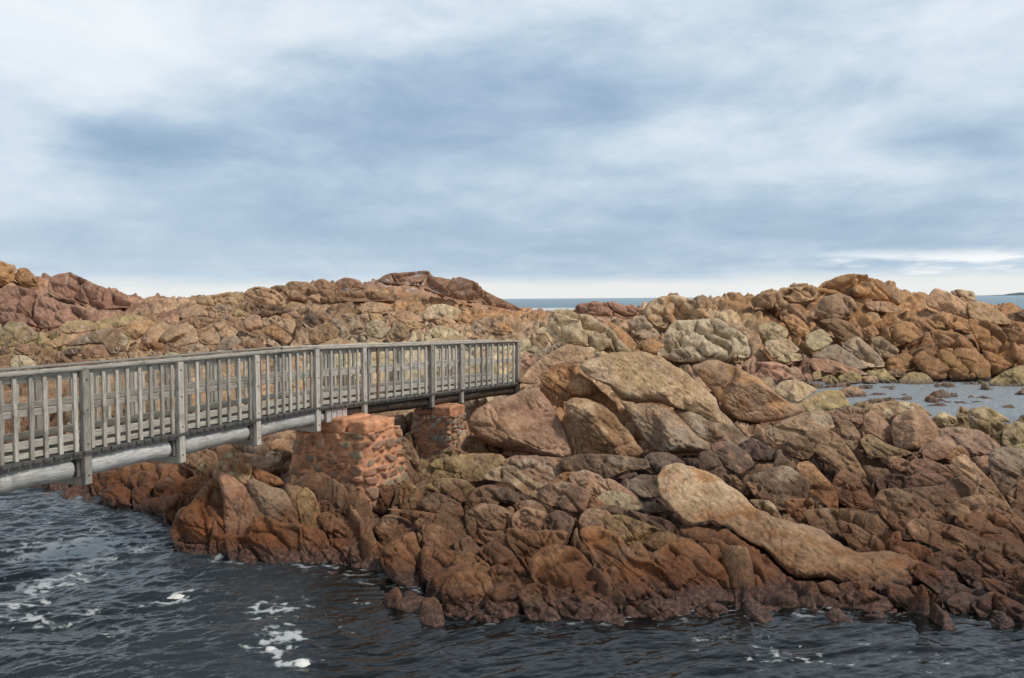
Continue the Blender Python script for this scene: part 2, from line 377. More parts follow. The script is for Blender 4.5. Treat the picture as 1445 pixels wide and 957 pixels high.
def mat_water():
    m, N, b, nt = new_mat('sea_water')
    out = nt.nodes['Material Output']
    pos = N('ShaderNodeNewGeometry').outputs['Position']; sep = N('ShaderNodeSeparateXYZ', {0: pos})
    foam = N('ShaderNodeAttribute', attribute_name='foam').outputs['Fac']; swell = N('ShaderNodeAttribute', attribute_name='swell').outputs['Fac']
    far = N.ramp(sep.outputs[1], 60, 160)
    w1 = N.noise(N.mapping(pos, (.7, 1.5, 1)), 3.2, 5, .6, .6); w2 = N.noise(N.mapping(pos, (1, 1.8, 1), (0, 0, .5)), 9, 4, .6)
    wf = N.noise(N.mapping(pos, (.05, .14, 1)), 1.0, 9, .68)
    hgt = N.math('ADD', N.math('MULTIPLY', w1, .016), N.math('MULTIPLY', w2, .006))
    hgt = N.math('ADD', N.math('MULTIPLY', hgt, N.math('MULTIPLY', swell, N.ramp(sep.outputs[1], 24, 32, 1, 8))), N.math('MULTIPLY', N.math('MULTIPLY', wf, far), 1.6))
    bp = N('ShaderNodeBump', {'Height': hgt, 'Strength': 1.0, 'Distance': 1.0})
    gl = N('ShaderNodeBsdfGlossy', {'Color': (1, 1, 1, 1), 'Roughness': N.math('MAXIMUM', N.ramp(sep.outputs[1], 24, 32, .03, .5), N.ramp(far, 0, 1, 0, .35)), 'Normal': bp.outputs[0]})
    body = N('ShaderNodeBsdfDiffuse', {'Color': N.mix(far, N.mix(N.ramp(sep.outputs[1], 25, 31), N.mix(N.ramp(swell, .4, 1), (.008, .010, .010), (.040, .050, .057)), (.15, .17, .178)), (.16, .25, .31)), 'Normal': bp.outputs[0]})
    tr = N('ShaderNodeBsdfTransparent', {'Color': (.42, .34, .24, 1)})
    bt = N('ShaderNodeMixShader', {0: N.ramp(sep.outputs[1], 24, 30, .62, 1.0), 1: tr.outputs[0], 2: body.outputs[0]})
    fr = N('ShaderNodeFresnel', {'IOR': N.ramp(swell, .4, 1, 1.30, 1.42), 'Normal': bp.outputs[0]})
    frf = N.math('MULTIPLY', fr.outputs[0], N.ramp(far, 0, 1, 1.0, .6))
    wat = N('ShaderNodeMixShader', {0: frf, 1: bt.outputs[0], 2: gl.outputs[0]})
    fm = N('ShaderNodeBsdfDiffuse', {'Color': (.60, .61, .60, 1)})
    fo = N('ShaderNodeMixShader', {0: foam, 1: wat.outputs[0], 2: fm.outputs[0]})
    nt.links.new(fo.outputs[0], out.inputs['Surface'])
    return m

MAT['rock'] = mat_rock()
MAT['rail'] = mat_wood('grey_timber_upright', (.31, .275, .235), (.60, .565, .505), axis=2)
MAT['board'] = mat_wood('grey_timber_board', (.31, .275, .235), (.60, .565, .505), axis=1)
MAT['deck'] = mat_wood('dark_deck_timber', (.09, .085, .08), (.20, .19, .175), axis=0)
MAT['brownwood'] = mat_wood('brown_timber_upright', (.20, .12, .075), (.30, .19, .13), axis=2)
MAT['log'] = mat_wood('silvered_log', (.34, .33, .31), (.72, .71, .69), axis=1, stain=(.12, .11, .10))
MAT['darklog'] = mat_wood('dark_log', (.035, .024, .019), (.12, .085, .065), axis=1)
MAT['masonry'] = mat_tint('rubble_masonry')
MAT['render'] = mat_tint('orange_cement', .9, 7, .012)
MAT['metal'] = mat_plain('bolt_steel', (.12, .11, .10), .5, .7)
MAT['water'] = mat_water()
MAT['foam'] = mat_plain('sea_foam', (.70, .68, .62), .9)
MAT['headland'] = mat_plain('hazed_scrub_headland', (.10, .13, .15), .95)  # scrub colour with the distance haze painted in as blue-grey
ROCKS = """
# ---- big boulders right of the footbridge
3 t c t2=w T=1.05 R=1 n=3 x=0 l=.5 g=.12 s=1.4 v=.4 | largest grey-tan whaleback boulder, its rounded top sloping down to the right of the footbridge | 430,495 520,455 620,432 740,422 850,450 960,520 1060,590 1130,660 1170,740 1240,800 1300,885 1270,920 1180,860 1110,800 1050,750 960,730 900,720 840,690 740,700 650,680 590,610 500,570 450,530
3 g s t2=t T=.9 x=0 l=.5 g=.25 | grey slab with black streaks leaning under the largest whaleback boulder | 640,685 700,690 750,705 830,700 900,730 960,790 1010,830 1060,880 1110,910 1110,957 860,957 800,930 760,870 720,800 680,740
3 b s t2=g T=.7 D=19.9 L=.7 g=.2 | dark grey lower end slab tucked under the tail of the largest whaleback boulder | 940,740 1000,725 1060,755 1120,800 1200,790 1260,850 1310,900 1240,925 1150,905 1060,865 1000,800
3 o s t2=t T=1 x=0 l=.4 g=.3 n=5 | orange slab with a pointed top standing between dark clefts below the whaleback boulder | 355,690 410,665 460,672 520,690 570,715 620,760 660,810 720,880 770,950 720,1000 410,1000 415,890 400,820 365,750
3 o o t2=r T=.8 x=0 l=.5 g=.3 | orange-brown overhanging rock with a dark hollow beside the whaleback boulder | 220,560 250,520 330,490 430,488 445,540 500,580 560,640 620,690 640,740 600,740 540,700 470,670 400,665 350,690 290,640 240,600
3 p o t2=t T=.6 D=23.5 L=.8 g=.2 | pinkish tan sloping boulder just beyond the landward end of the handrail | 125,575 200,490 300,430 360,395 420,405 510,455 440,490 330,490 240,545 200,590 150,590
3 p o t2=o T=1.1 R=1 x=0 l=.5 g=.12 n=3 v=.4 | smooth pink-orange domed boulder right behind the largest whaleback boulder | 1010,510 1080,475 1140,465 1220,495 1300,530 1360,560 1420,610 1500,680 1600,732 1560,765 1400,800 1250,780 1180,720 1130,640 1060,570
N e o t2=p T=1 R=1 x=0 l=.4 g=.25 n=4 v=.5 | broad reddish boulder filling the space under the landward end of the footbridge | 661,592 672,575 700,563 730,556 757,545 772,560 790,590 803,620 810,645 790,652 740,640 700,632 675,622 662,606
3 l p D=22 | small grey-green stone wedged under the landing boards | 120,640 150,625 185,632 180,655 140,662
3 t p D=22.2 | small tan stone in the dry pile under the landing boards | 165,620 200,605 225,620 205,645 175,640
# ---- mid back, centre
C l c T=.7 L=.8 c=1.2 g=1.6 s=2 D=36 | pale grey-green outcrop with deep slanting cracks in the centre, below the gap to the sea | 395,350 450,290 520,270 640,290 700,330 800,320 880,390 980,440 1080,560 1220,690 1060,705 980,640 900,690 840,640 760,640 640,620 530,600 470,620 430,620 400,560 370,510 280,520 300,470 400,430
3 l o t2=o T=.9 c=2.4 g=.7 L=.6 D=45 | large rounded pale boulder with a crack down it, left end of the far right outcrop | 775,215 800,175 860,145 940,140 1020,165 1100,235 1110,262 1000,280 900,280 890,310 820,300 780,260
3 l c T=.6 c=.9 g=1.9 L=.7 D=42.5 | pale green-grey blocky cliff split into many blocks below the large rounded pale boulder | 895,320 930,275 1080,265 1150,260 1220,310 1290,350 1310,450 1200,470 1100,470 1010,480 920,470 840,440 880,360
3 g o T=.9 D=41 | smooth grey-green boulder at the foot of the pale blocky cliff | 905,440 940,415 1000,415 1015,450 980,480 930,475
3 g o c=1.3 g=1.1 D=44 | dark cracked blocks in the notch left of the large rounded pale boulder | 690,290 720,250 770,245 800,300 850,340 830,370 760,360 720,340
C e c T=.5 c=1.2 g=1.6 L=.5 D=57 s=2 | jagged dark red rocks standing against the sea in the central gap | 675,290 705,225 740,205 830,205 880,180 940,220 990,195 1060,185 1130,220 1190,225 1230,215 1290,260 1340,250 1390,300 1380,330 1260,345 1200,360 1050,330 900,330 760,310
3 o o D=41.5 g=.8 | orange lumps at the foot of the notch beside the pale blocky cliff | 740,390 800,360 850,370 870,400 820,440 750,420
3 b o D=27 | brown flat-topped stone behind the end post of the handrail | 185,370 240,345 270,380 250,415 200,410
3 g o L=.8 D=26.5 | long grey bent stone lying like a log behind the handrail end | 200,440 280,400 340,380 352,396 280,442 210,472
3 p o D=25.5 | pinkish boulder with a rusty lower half next to the end post | 120,465 160,435 190,450 205,490 155,525 118,515
3 g p D=26.2 | small pointed grey stone resting against the long bent stone | 160,420 200,398 222,420 190,440
C g s L=.9 D=33 T=.6 | grey wedge stone lying at the lower right edge of the pale cracked outcrop | 915,665 960,615 1010,620 1080,690 1000,705
C o s L=.9 D=44 T=.5 | red-brown sloping ledge running down between the two pale outcrops | 940,420 1000,390 1100,440 1200,520 1300,640 1230,680 1100,590
2 c o D=40 T=.9 | big pale yellow boulder on the rubble slope below the central headland | 860,270 890,225 960,215 1030,240 1060,280 1000,300 930,290 870,290
2 c o D=35 T=.9 L=.7 | broad cream boulder rising above the handrail, second pale one from the sea gap | 870,405 870,360 930,325 1000,340 1060,380 1040,405 900,410
2 t o D=38 | squat tan boulder below the big pale yellow boulder | 930,300 980,275 1010,310 950,312
2 g o D=36 | grey-green egg-shaped boulder near the end of the rubble slope | 1105,330 1140,315 1190,350 1160,380 1120,365
2 p o D=40 L=.7 | pink-tan lumpy boulder above the grey-green egg-shaped one | 1130,300 1190,280 1260,310 1310,350 1250,352 1180,330
2 o o D=43 | small orange boulder to the right of the big pale yellow boulder | 1010,290 1060,250 1110,280 1090,310
# ---- far right outcrop
4 o o t2=b T=.8 c=2.6 g=.7 D=52 L=.6 | orange-brown cap block on the summit of the far right outcrop | 330,150 360,110 450,75 560,78 640,90 700,140 745,210 680,200 600,195 520,168 430,158
4 t o c=2 g=.7 D=51.5 | tan flat-topped block left of the summit cap block | 145,130 270,125 300,115 330,150 320,185 220,200 160,180
4 b c c=1.6 g=1 D=50.5 L=.7 | row of brown humps on the skyline left of the tan flat-topped block | 0,190 60,160 140,145 160,190 240,240 280,310 200,280 100,230 20,225
4 p o c=2.2 g=.6 D=50 | pinkish rounded block directly under the summit cap | 320,230 360,180 430,160 500,180 530,235 480,275 330,280 290,270
4 p s D=50 g=.5 | pinkish flat rock on the right shoulder under the summit cap | 575,200 690,200 760,240 700,255 600,240
4 t o T=.8 D=50 L=.5 n=6 g=.25 | tilted tan wedge boulder perched on the skyline at the right, largest loose one there | 880,190 920,135 980,150 1050,190 1090,230 1085,280 1040,265 960,245 890,222
4 l o D=54 c=1 g=1 | small pale crumbly block on the skyline behind the tilted wedge boulder | 1000,150 1040,138 1110,150 1118,192 1050,192
4 t s T=.6 D=50.5 L=.8 g=.4 | pale slope of rock running down to the right from the tilted wedge boulder | 1085,205 1180,205 1260,260 1300,310 1200,305 1100,285
4 d o D=56 g=1.2 c=.8 | dark jagged rocks against the sea at the right edge | 1285,268 1340,250 1380,255 1380,300 1310,288
4 o o D=47.5 | squarish orange block above a dark cleft in the middle of the far outcrop | 550,340 610,315 640,360 600,382
4 r o D=48 | rusty orange wedge beside the squarish orange block | 620,305 690,285 700,310 650,342
4 o o c=1.7 g=.9 D=47 | large tan-orange fractured block in the middle of the far outcrop | 660,340 760,300 830,310 860,370 780,410 720,425 680,390
4 g o c=1.4 g=.8 D=46.5 | grey-brown oblong block leaning below the squarish orange block | 600,385 650,375 740,440 700,480 650,480 620,420
4 g s c=2.2 g=.5 D=45 L=.8 | grey slab with rusty foot beside the pale green boulder | 455,420 530,375 590,420 640,470 670,520 580,522 520,470
4 l o T=.9 D=43.5 n=6 g=.2 | pale green-white boulder lodged alone on the brown outcrop | 275,370 350,335 405,395 370,425 310,447 280,420
4 g s D=43 L=.8 T=.6 g=.3 | smooth grey slab sloping right under the pale green-white boulder | 315,465 420,410 500,460 580,525 520,532 400,490 330,480
4 b o c=1.7 g=.8 D=47 | brown humped rock above the smooth grey slab | 340,300 420,280 500,310 555,370 500,400 430,390 400,340
4 o o D=47 g=.6 | brown tongue of rock left of the brown humped rock | 160,275 220,265 280,320 290,370 240,362 190,320
4 l o g=.7 D=43.5 | upper pale olive block of the stacked pair left of the pale green-white boulder | 40,320 110,300 180,340 170,382 80,392 45,360
4 l o g=.7 D=43 | lower pale olive block of the stacked pair left of the pale green-white boulder | 75,395 180,385 240,440 200,457 110,482 70,440
4 l o D=42.5 | small pale rounded stone at the foot of the stacked olive pair | 130,482 180,455 240,460 250,490 170,502
4 o s c=1.3 g=.8 D=45 L=.8 | orange-brown ledge block above the red base of the outcrop | 680,490 770,460 850,510 800,542 700,542
4 r s c=2 g=.7 D=45.5 L=.8 | red-brown slab split from its neighbours by diagonal cracks, left of the long right slabs | 810,480 900,430 950,500 985,580 900,582 840,530
4 r s c=2.4 g=.5 D=46 L=.8 | long red-brown slab sloping to the pool, middle of the right slabs | 920,420 980,450 1060,510 1120,580 1000,587 960,520
4 o s c=2 g=.7 D=48.5 | brown layered block under the tilted wedge boulder | 880,290 1000,260 1100,300 1110,342 1000,332 920,330
4 r s c=2.6 g=.6 D=47 L=.8 | broad rust slab with parallel joints above the pool's far shore | 900,340 1050,360 1180,500 1190,580 1120,572 1020,480 930,412
4 r s c=2.6 g=.6 D=47.5 L=.8 | rightmost rust slab of the far outcrop dipping toward the pool | 1080,285 1250,320 1330,500 1200,562 1150,430
4 r s c=2.6 g=.7 D=47 L=.8 | rust slab running off the right edge of the view above the pool | 1260,330 1400,380 1440,540 1340,540 1300,420
4 e s T=.6 D=42 g=.5 L=.8 | smooth pinkish red bench at the foot of the smooth grey slab | 300,482 400,490 520,530 580,562 480,557 320,542
4 e c T=.6 c=.8 g=1.2 D=41.5 | low red lumpy rocks along the water left of the pinkish red bench | 0,505 100,500 180,520 195,582 60,588 0,565
4 p o D=41 | upright pinkish lump between the low red rocks and the pool | 180,535 230,525 270,592 190,582
4 v o D=39.5 T=.9 g=.25 | biggest olive green boulder at the far edge of the pool | 740,595 800,552 870,560 910,602 880,624 760,624
4 v o D=40 | flat-topped olive rock touching the biggest olive boulder | 640,578 700,570 733,600 680,612
4 v o D=40.5 g=.6 | yellowish green boulder at the pool's far edge below the red bench | 435,577 490,548 545,562 540,602 460,607
4 v p D=39 | round olive stone in shallow water left of the yellowish boulder | 350,582 400,565 440,602 390,617
4 v o D=40.5 | mossy olive rock standing behind the round olive stone | 305,560 340,540 350,580 315,592
4 t o D=41 | low tan rock between the yellowish boulder and the flat-topped olive rock | 545,577 620,570 630,602 560,602
4 b o D=42 | brown block just above the flat-topped olive rock | 660,560 720,535 770,545 740,575
4 v o T=.8 D=36 g=.4 | large olive boulder entering the view at the right side of the pool | 1190,602 1260,552 1340,520 1420,520 1420,632 1240,637
4 t p D=33 | small tan rock at the pool's right edge | 1320,662 1365,630 1390,640 1390,682 1340,676
4 v s D=35.5 T=.5 | low olive rock breaking the surface of the pool | 1075,622 1130,610 1172,626 1120,634
4 p s D=31.5 T=.5 L=.9 | low pinkish tan rock lapped by the pool at its left end | 440,642 520,620 580,662 540,692 470,692
4 b s D=33.5 T=.5 L=.9 | flat brown rock at the pool's left corner | 330,632 480,600 492,630 420,642
4 p s D=30 T=.5 | small pink rock just awash at the near edge of the pool | 790,692 820,683 855,695 840,706
# ---- boulders in front of the pool
4 l o T=.8 D=28.5 g=.3 | pale yellow-green boulder right of the smooth pink dome | 120,640 150,600 230,590 330,640 280,670 230,702 150,672
4 v o t2=l T=.9 D=27 g=.25 | pale olive boulder with a crack at its right end, left of the pool | 235,720 300,670 380,640 450,650 490,720 430,747 300,757
4 t o t2=g T=.8 D=24.5 g=.3 L=.7 | grey-tan boulder with ribbed side in front of the pale olive boulder | 85,850 200,780 330,750 380,770 400,830 340,850 250,870 150,912
4 t o t2=c T=.8 D=26.5 g=.3 | long pale tan boulder behind the two pink boulders | 590,740 620,710 720,695 830,710 900,770 850,762 770,750 700,790 640,782
4 p o T=1 D=24 g=.2 n=4 | broad pinkish boulder, the larger of the two pink ones near the pool | 715,870 720,790 780,750 850,750 900,800 955,880 900,922 780,942 730,922
4 p o T=.9 D=24 g=.25 n=5 | split pink boulder leaning on the larger pink one | 570,780 610,755 660,790 715,850 722,902 690,922 640,880 580,860
4 c o D=26 g=.3 | pale yellow block right of the long pale tan boulder | 895,790 960,750 1020,780 1030,812 980,832 920,822
4 l o D=26 | narrow grey-green upright stone beside the pale yellow block | 1030,760 1050,725 1090,750 1090,832 1040,812
4 v o t2=l D=25.8 g=.4 | smooth pale olive boulder right of the narrow upright stone | 1090,740 1180,725 1260,770 1300,802 1210,792 1190,862 1100,832
4 v o D=25.2 | egg-shaped olive boulder in front of the smooth pale olive one | 1205,812 1250,795 1270,860 1260,912 1220,872
4 v o D=25 g=.5 | dark olive boulder at the right side of the green group | 1270,832 1330,805 1400,832 1420,932 1290,937 1265,902
4 p s T=.6 D=23.5 L=.8 g=.4 | pinkish sloping slab with a long crack below the pale yellow block | 950,842 1020,830 1150,850 1220,912 1245,960 1000,970 980,902
4 g s D=27.5 | flat grey rock lying on top of the green group | 1085,722 1130,695 1200,715 1240,752 1180,727
4 b s D=28.5 | brown rock on the pool's edge above the green group | 1105,692 1160,670 1220,690 1230,722 1150,702
4 v o D=27.5 | olive boulder with a notch at the pool's right bank | 1235,732 1300,715 1345,770 1300,792 1250,772
4 b o D=28 | brown rock between the long pale tan boulder and the pool | 875,722 950,705 1010,740 960,762 890,752
4 b o D=28.5 | smaller brown rock to the right on the near bank of the pool | 980,742 1040,725 1025,782
4 b o D=25 g=.5 | dark brown rock right of the ribbed boulder | 360,752 430,740 490,780 470,822 390,802
4 b o D=24.5 g=.4 | dark brown rounded rock left of the split pink boulder | 440,802 500,810 540,870 510,932 460,882
4 p p D=25 | small reddish stone between the dark rocks and the split pink boulder | 480,782 520,765 562,795 530,822
4 g s D=26.5 T=.6 | dark grey slab between pale olive boulder and long tan boulder | 440,732 500,718 580,740 572,782 500,767
4 e o D=22 g=.6 | red-brown block below the ribbed boulder, left of a pair | 170,892 250,872 330,932 300,960 180,962
4 e s D=22 g=.7 L=.8 | red-brown layered block below the ribbed boulder, right of a pair | 285,882 380,842 440,882 490,955 400,980 330,962 340,922
4 v s D=23 T=.5 L=.8 | yellow-stained ledge beneath the split pink boulder | 560,900 600,868 680,915 790,950 730,975 600,965
4 p o D=22.5 | orange-tipped stone at the lower right of the larger pink boulder | 860,932 940,882 1010,912 1000,960 850,960
# ---- foreground right
N w c t2=o T=.85 R=1 l=1.45 x=3 g=.10 n=3 s=1 h=.7 v=.4 | long whale-shaped rock with a smooth orange head, lying in the foreground | 932,673 939,659 961,655 985,662 1003,668 1020,675 1042,692 1065,716 1091,731 1130,739 1162,748 1188,765 1207,774 1240,771 1275,776 1304,787 1324,803 1291,806 1278,815 1249,820 1223,815 1190,810 1160,802 1128,806 1100,790 1082,772 1045,757 1030,745 1005,735 979,742 951,721 935,700
D b c t2=t h=1.2 T=.7 g=.3 L=.6 | hollowed brown rock with a pale rim right of the whale-shaped rock | 290,870 340,820 470,825 560,850 700,890 810,940 1000,1040 950,1090 800,1050 640,1040 480,1000 330,960
D t c t2=b T=.6 g=.5 L=.7 s=1.6 h=1 | tan ridge of pitted rock running down to the right edge | 600,750 720,650 830,620 850,555 920,590 1050,690 1180,800 1290,930 1280,1000 1150,880 1050,790 960,745 850,770 720,780
D r o c=1.4 g=.6 h=1.4 D=14.6 | red-brown pitted block under the tan ridge | 705,780 850,765 980,750 1080,830 1180,950 1160,1010 1000,990 800,930 720,870
D b o t2=e T=.7 D=16 g=.3 | broad dark brown hump above the pale layered shelf | 0,640 40,580 150,560 250,600 380,650 450,720 380,800 260,830 190,825 100,770 0,700
D e s D=17 T=.6 g=.3 | oblong pinkish brown block in the middle of the right foreground | 300,460 340,435 470,430 545,480 535,530 340,540
D e o D=17.6 g=.4 | large brown block above the oblong pinkish brown block | 265,370 300,320 400,305 520,350 590,400 540,450 470,425 330,440 280,430
D b o D=16.2 g=.25 T=.7 | squarish brown boulder with a straight dark crack at its left | 540,540 580,500 710,465 790,520 815,610 730,650 640,690 590,620
D e o D=18 g=.5 | dark reddish lump at the left of the large brown block | 80,320 130,275 220,310 270,370 200,390 110,360
D d s D=17 T=.5 | dark flat rock with a shiny edge under the reddish lump | 20,460 120,435 230,460 250,490 130,530 30,500
D p p D=17.4 | small square pinkish stone right of the oblong block | 540,435 610,430 655,460 600,490 545,480
D b s L=.8 D=16 T=.6 g=.4 | red-brown sheet of rock between the dark hump and the squarish boulder | 235,560 400,545 520,540 600,640 630,690 480,720 380,640 260,600
D t s L=.8 D=16.8 T=.5 g=.4 s=1.8 | long thin tan rib sloping to the right behind the tan ridge | 680,360 780,315 860,400 1000,550 1130,700 1260,830 1190,800 1050,660 900,540 760,440
D b s L=.8 D=17 T=.5 g=.4 s=1.8 | brown rib parallel to the thin tan rib, on its left | 575,390 680,380 800,480 900,560 840,580 760,500 650,440
D p o D=19.5 g=.2 | smooth pink boulder wedged in the dark gap near the right edge | 835,320 880,275 950,280 955,340 930,410 860,380
D g o t2=p T=.7 D=18.8 g=.3 n=5 | large grey-pink boulder at the right edge above a dark gap | 950,310 990,230 1080,215 1226,240 1340,260 1340,480 1226,500 1120,560 1030,500 970,400
D b o D=17 g=.4 | brown boulder below the large grey-pink one at the right edge | 1100,600 1180,510 1300,490 1320,720 1200,720 1130,650
D v s D=20.5 L=.7 T=.6 | pale olive slope of rock above the grey-pink boulder | 1080,220 1180,170 1320,160 1330,245 1226,240
D p o D=21 g=.3 T=.7 | orange-tipped grey block left of the pink cracked slab | 380,215 480,120 560,110 640,190 580,270 480,290 400,280
D o o D=20.5 | small orange-brown block with a pale top beside the orange-tipped grey block | 580,270 680,180 740,240 755,310 680,325 610,290
D t p D=15 h=1 | first of three small pale stones in front of the hollowed rock's top, left one | 380,800 440,765 510,790 535,830 440,825
D t p D=15 h=1 | narrow pale stone next to the left small pale one | 515,770 545,755 600,800 680,850 620,870 560,850
D b p D=15.4 | brown flat stone above the three small pale stones | 485,710 540,695 620,710 600,750 500,760
8 b s D=19 L=.8 g=.5 | dark brown slab stepping down from the ribbed boulder, left of the rounded pair | 330,142 420,120 470,162 420,212 350,192
8 b s D=18.6 L=.8 g=.4 T=.6 | long brown slab slanting down beside the narrow green cleft | 435,112 500,85 560,110 620,180 690,272 720,322 650,282 560,242 470,182
8 d o t2=e D=18 g=.2 T=.9 | dark purple-brown rounded rock below the end of the whaleback boulder | 15,152 80,140 160,180 190,232 130,272 60,232
8 d o D=18.4 g=.5 | dark speckled rock right of the dark purple-brown rounded one | 140,152 200,125 280,180 272,212 190,212
8 d o D=17.6 g=.4 | dark sloping rock behind the head of the whale-shaped rock | -30,200 20,190 70,272 50,300 -10,270
8 d s t2=g D=16.6 T=.6 g=.4 | wide dark grey slab with a crack in the dip behind the whale-shaped rock | 200,292 330,250 420,312 400,362 280,372 210,332
8 b c D=16.4 g=.4 L=.6 | brown ridge with a straight side at the edge of the green cleft | 545,342 560,300 590,270 640,300 710,362 600,356
8 b p D=16 | pointed dark stone leaning left of the wide dark grey slab | 80,292 120,295 165,352 120,342
8 b p D=15.8 | brown stone between the pointed dark stone and the orange shelf | 180,322 220,330 270,382 210,372
8 o s D=15.4 T=.6 L=.8 g=1 c=.4 | orange layered block on the shelf above the whale-shaped rock's back | 350,402 440,400 425,442 362,432
8 c p D=15.2 | white and orange stone lying on the whale-shaped rock's back | 200,407 270,410 310,452 280,462 230,437
8 b o D=14.2 g=.5 h=1 | brown notched rock behind the dip in the whale-shaped rock | 570,502 640,510 700,550 735,592 660,602 610,562
8 b s D=15 T=.5 g=.5 | low brown layered ledge on the shelf right of the orange block | 430,445 540,435 610,470 560,500 470,485
8 o s D=16 T=.4 L=.9 g=.5 | pale orange flat ledge above the orange layered block | 400,250 450,240 540,330 545,372 440,330
# ---- foreground bottom right along the water
8 k o D=11.5 g=.4 | red-brown boulder at the water's edge near the right corner | 1050,832 1110,800 1180,830 1210,872 1100,880
8 k o D=11.3 g=.5 | reddish rock running into the water at the right corner | 1160,842 1250,800 1390,872 1390,932 1240,920
8 r o D=12 g=.4 | orange-brown block at the waterline, narrow upright one below the whale-shaped rock's tail | 790,770 860,782 920,830 935,882 840,880 800,822
8 r o D=12 g=.5 | small rusty block right of the narrow upright one | 900,792 930,800 1000,862 960,872
8 r o D=12.2 c=.9 g=.7 | wide rusty block at the waterline under the whale-shaped rock | 590,762 700,755 770,800 800,862 700,872 600,842 580,802
8 o p D=12.4 | small squarish orange stone stuck under the whale-shaped rock | 470,772 520,755 560,782 500,802
8 r s D=12.8 T=.6 L=.7 | rust-red end lobe continuing the tail of the whale-shaped rock | 890,692 950,680 1020,720 1090,792 1060,802 980,762 910,722
8 r s D=13 T=.6 L=.7 | rusty slab with a straight top edge right of the tail lobe | 1090,682 1150,665 1230,720 1180,742
8 b s D=13.6 T=.6 L=.7 | brown slab right of the hollowed rock's foot | 1180,642 1230,630 1330,690 1290,722 1240,712
8 b s D=13.8 T=.6 L=.7 h=1 | long brown slab reaching the right edge below the pitted block | 1200,582 1300,580 1390,620 1390,660 1300,642 1210,612
8 r s D=12.6 T=.6 L=.7 | rusty slab above the right corner rocks | 1210,742 1280,755 1390,800 1390,840 1300,822 1230,782
8 b s D=12.8 T=.6 | brown rock at the right edge between two long slabs | 1280,700 1390,690 1390,780 1320,760
8 b s D=14 T=.6 L=.7 | brown step of rock below the hollowed rock, left of the long slabs | 960,640 1060,620 1160,660 1100,690 1010,680
# ---- foreground centre
7 k o t2=o D=11.3 g=.3 T=1 n=4 | rounded orange-brown boulder with a seam, front left of the cluster at the water's edge | 90,765 130,710 220,690 290,720 305,782 240,862 200,882 110,852
7 o o t2=b D=11.8 g=.3 | knobbly pale orange rock on top of the front cluster | 150,642 180,605 230,615 290,660 325,702 310,742 250,692 160,682
7 b o D=11.9 g=.3 | smooth brown lobe behind the knobbly rock of the front cluster | 320,682 360,670 420,710 470,772 430,782 340,752
7 k o D=11.2 g=.5 | rough brown boulder in the middle of the front cluster | 300,782 350,750 420,755 450,802 400,872 330,872 290,832
7 k o t2=v D=11 g=.3 | boulder with a yellow-green cap at the right end of the front cluster | 450,802 490,775 530,802 560,842 600,862 640,922 580,942 500,902
7 k s t2=p D=10.9 T=.7 L=.5 | reddish crusted skirt of rock at the waterline below the front cluster | 120,885 180,880 300,865 420,880 430,925 310,940 190,920
7 k o D=11.8 g=.4 | low wet brown rock just right of the front cluster's lobe | 490,762 540,750 600,782 660,802 600,822 520,792
7 k s t2=p D=11.2 T=.7 L=.6 | long low crusted rock spreading into the water right of the front cluster | 640,822 720,795 790,820 850,862 925,905 800,918 680,885 600,835
7 k o D=11.9 g=.3 | smooth orange-brown loaf-shaped rock below the big cracked face | 710,772 750,742 810,750 870,790 870,832 800,822 730,802
7 k o D=11.6 g=.4 | humped brown rock at the waterline right of the loaf-shaped one | 915,792 960,765 1010,760 1090,815 1050,832 1000,852 950,862 920,832
7 k o D=11.1 g=.4 | broad crusted rock in front of the humped brown one | 1000,852 1060,822 1150,825 1220,872 1250,922 1020,925
7 k s D=11.7 T=.6 | slender brown rock behind the broad crusted one | 1090,792 1170,790 1260,832 1220,852 1150,817
7 k o D=11.1 g=.4 | brown wet rock right of the broad crusted rock at the water | 1280,852 1340,840 1395,862 1400,925 1260,915
7 k p D=12 | small pink-crusted rock standing alone in the water left of the front cluster | -170,870 -120,810 -70,790 -40,830 -50,870 -100,890
7 r o t2=o T=.6 D=12.8 g=.3 L=.5 c=1.4 | big rounded rusty face left of the diagonal crack | 500,650 560,590 620,570 700,590 760,660 850,762 770,790 700,775 600,765 530,722
7 r o t2=b T=.55 D=12.9 g=.3 L=.5 c=1.6 h=1.6 | big pitted rusty face right of the diagonal crack | 740,500 830,490 900,520 960,600 1060,640 1180,720 1100,795 920,795 870,702 800,622 750,542
7 r o t2=b T=.55 D=12.9 g=.35 L=.5 c=1.3 | rust-brown face below the whale-shaped rock's neck | 1060,622 1190,542 1260,560 1400,690 1420,810 1280,822 1180,752
7 t o D=14 g=.4 h=1 | pale tan knob on the crest left of the dark crest rock | 420,432 470,400 550,420 560,472 500,502 430,492
7 d o D=13.8 g=.4 h=1 | dark crest rock with a hole, above the big rounded face | 560,442 620,415 680,450 640,502 570,492
7 b o t2=p D=13.9 g=.4 | rounded brown rock with a pinkish top at the left of the crest | 205,422 260,380 340,390 410,432 400,492 300,502 220,482
7 p o D=14 g=.3 | pinkish rounded rock on the crest above the diagonal crack | 730,442 760,400 840,410 860,452 820,492 740,482
7 v s t2=d D=13.8 T=.6 L=.8 h=1 | long low olive-grey rock beside the tide pool below the whale's head | 850,442 930,430 1060,480 1180,502 1100,527 900,507
7 d s D=14.8 T=.6 L=.9 | dark sloping rock forming the left side of the small tide pool | 820,400 900,390 1010,420 1120,450 1180,500 1060,480 930,430
7 b o D=13.2 g=.4 | tapered brown rock left of the big rounded face | 270,592 330,560 400,602 460,682 440,702 360,662 290,632
7 b o D=13 g=.3 | brown rounded rock left of the tapered brown one | 150,562 200,540 250,592 260,652 200,622 160,602
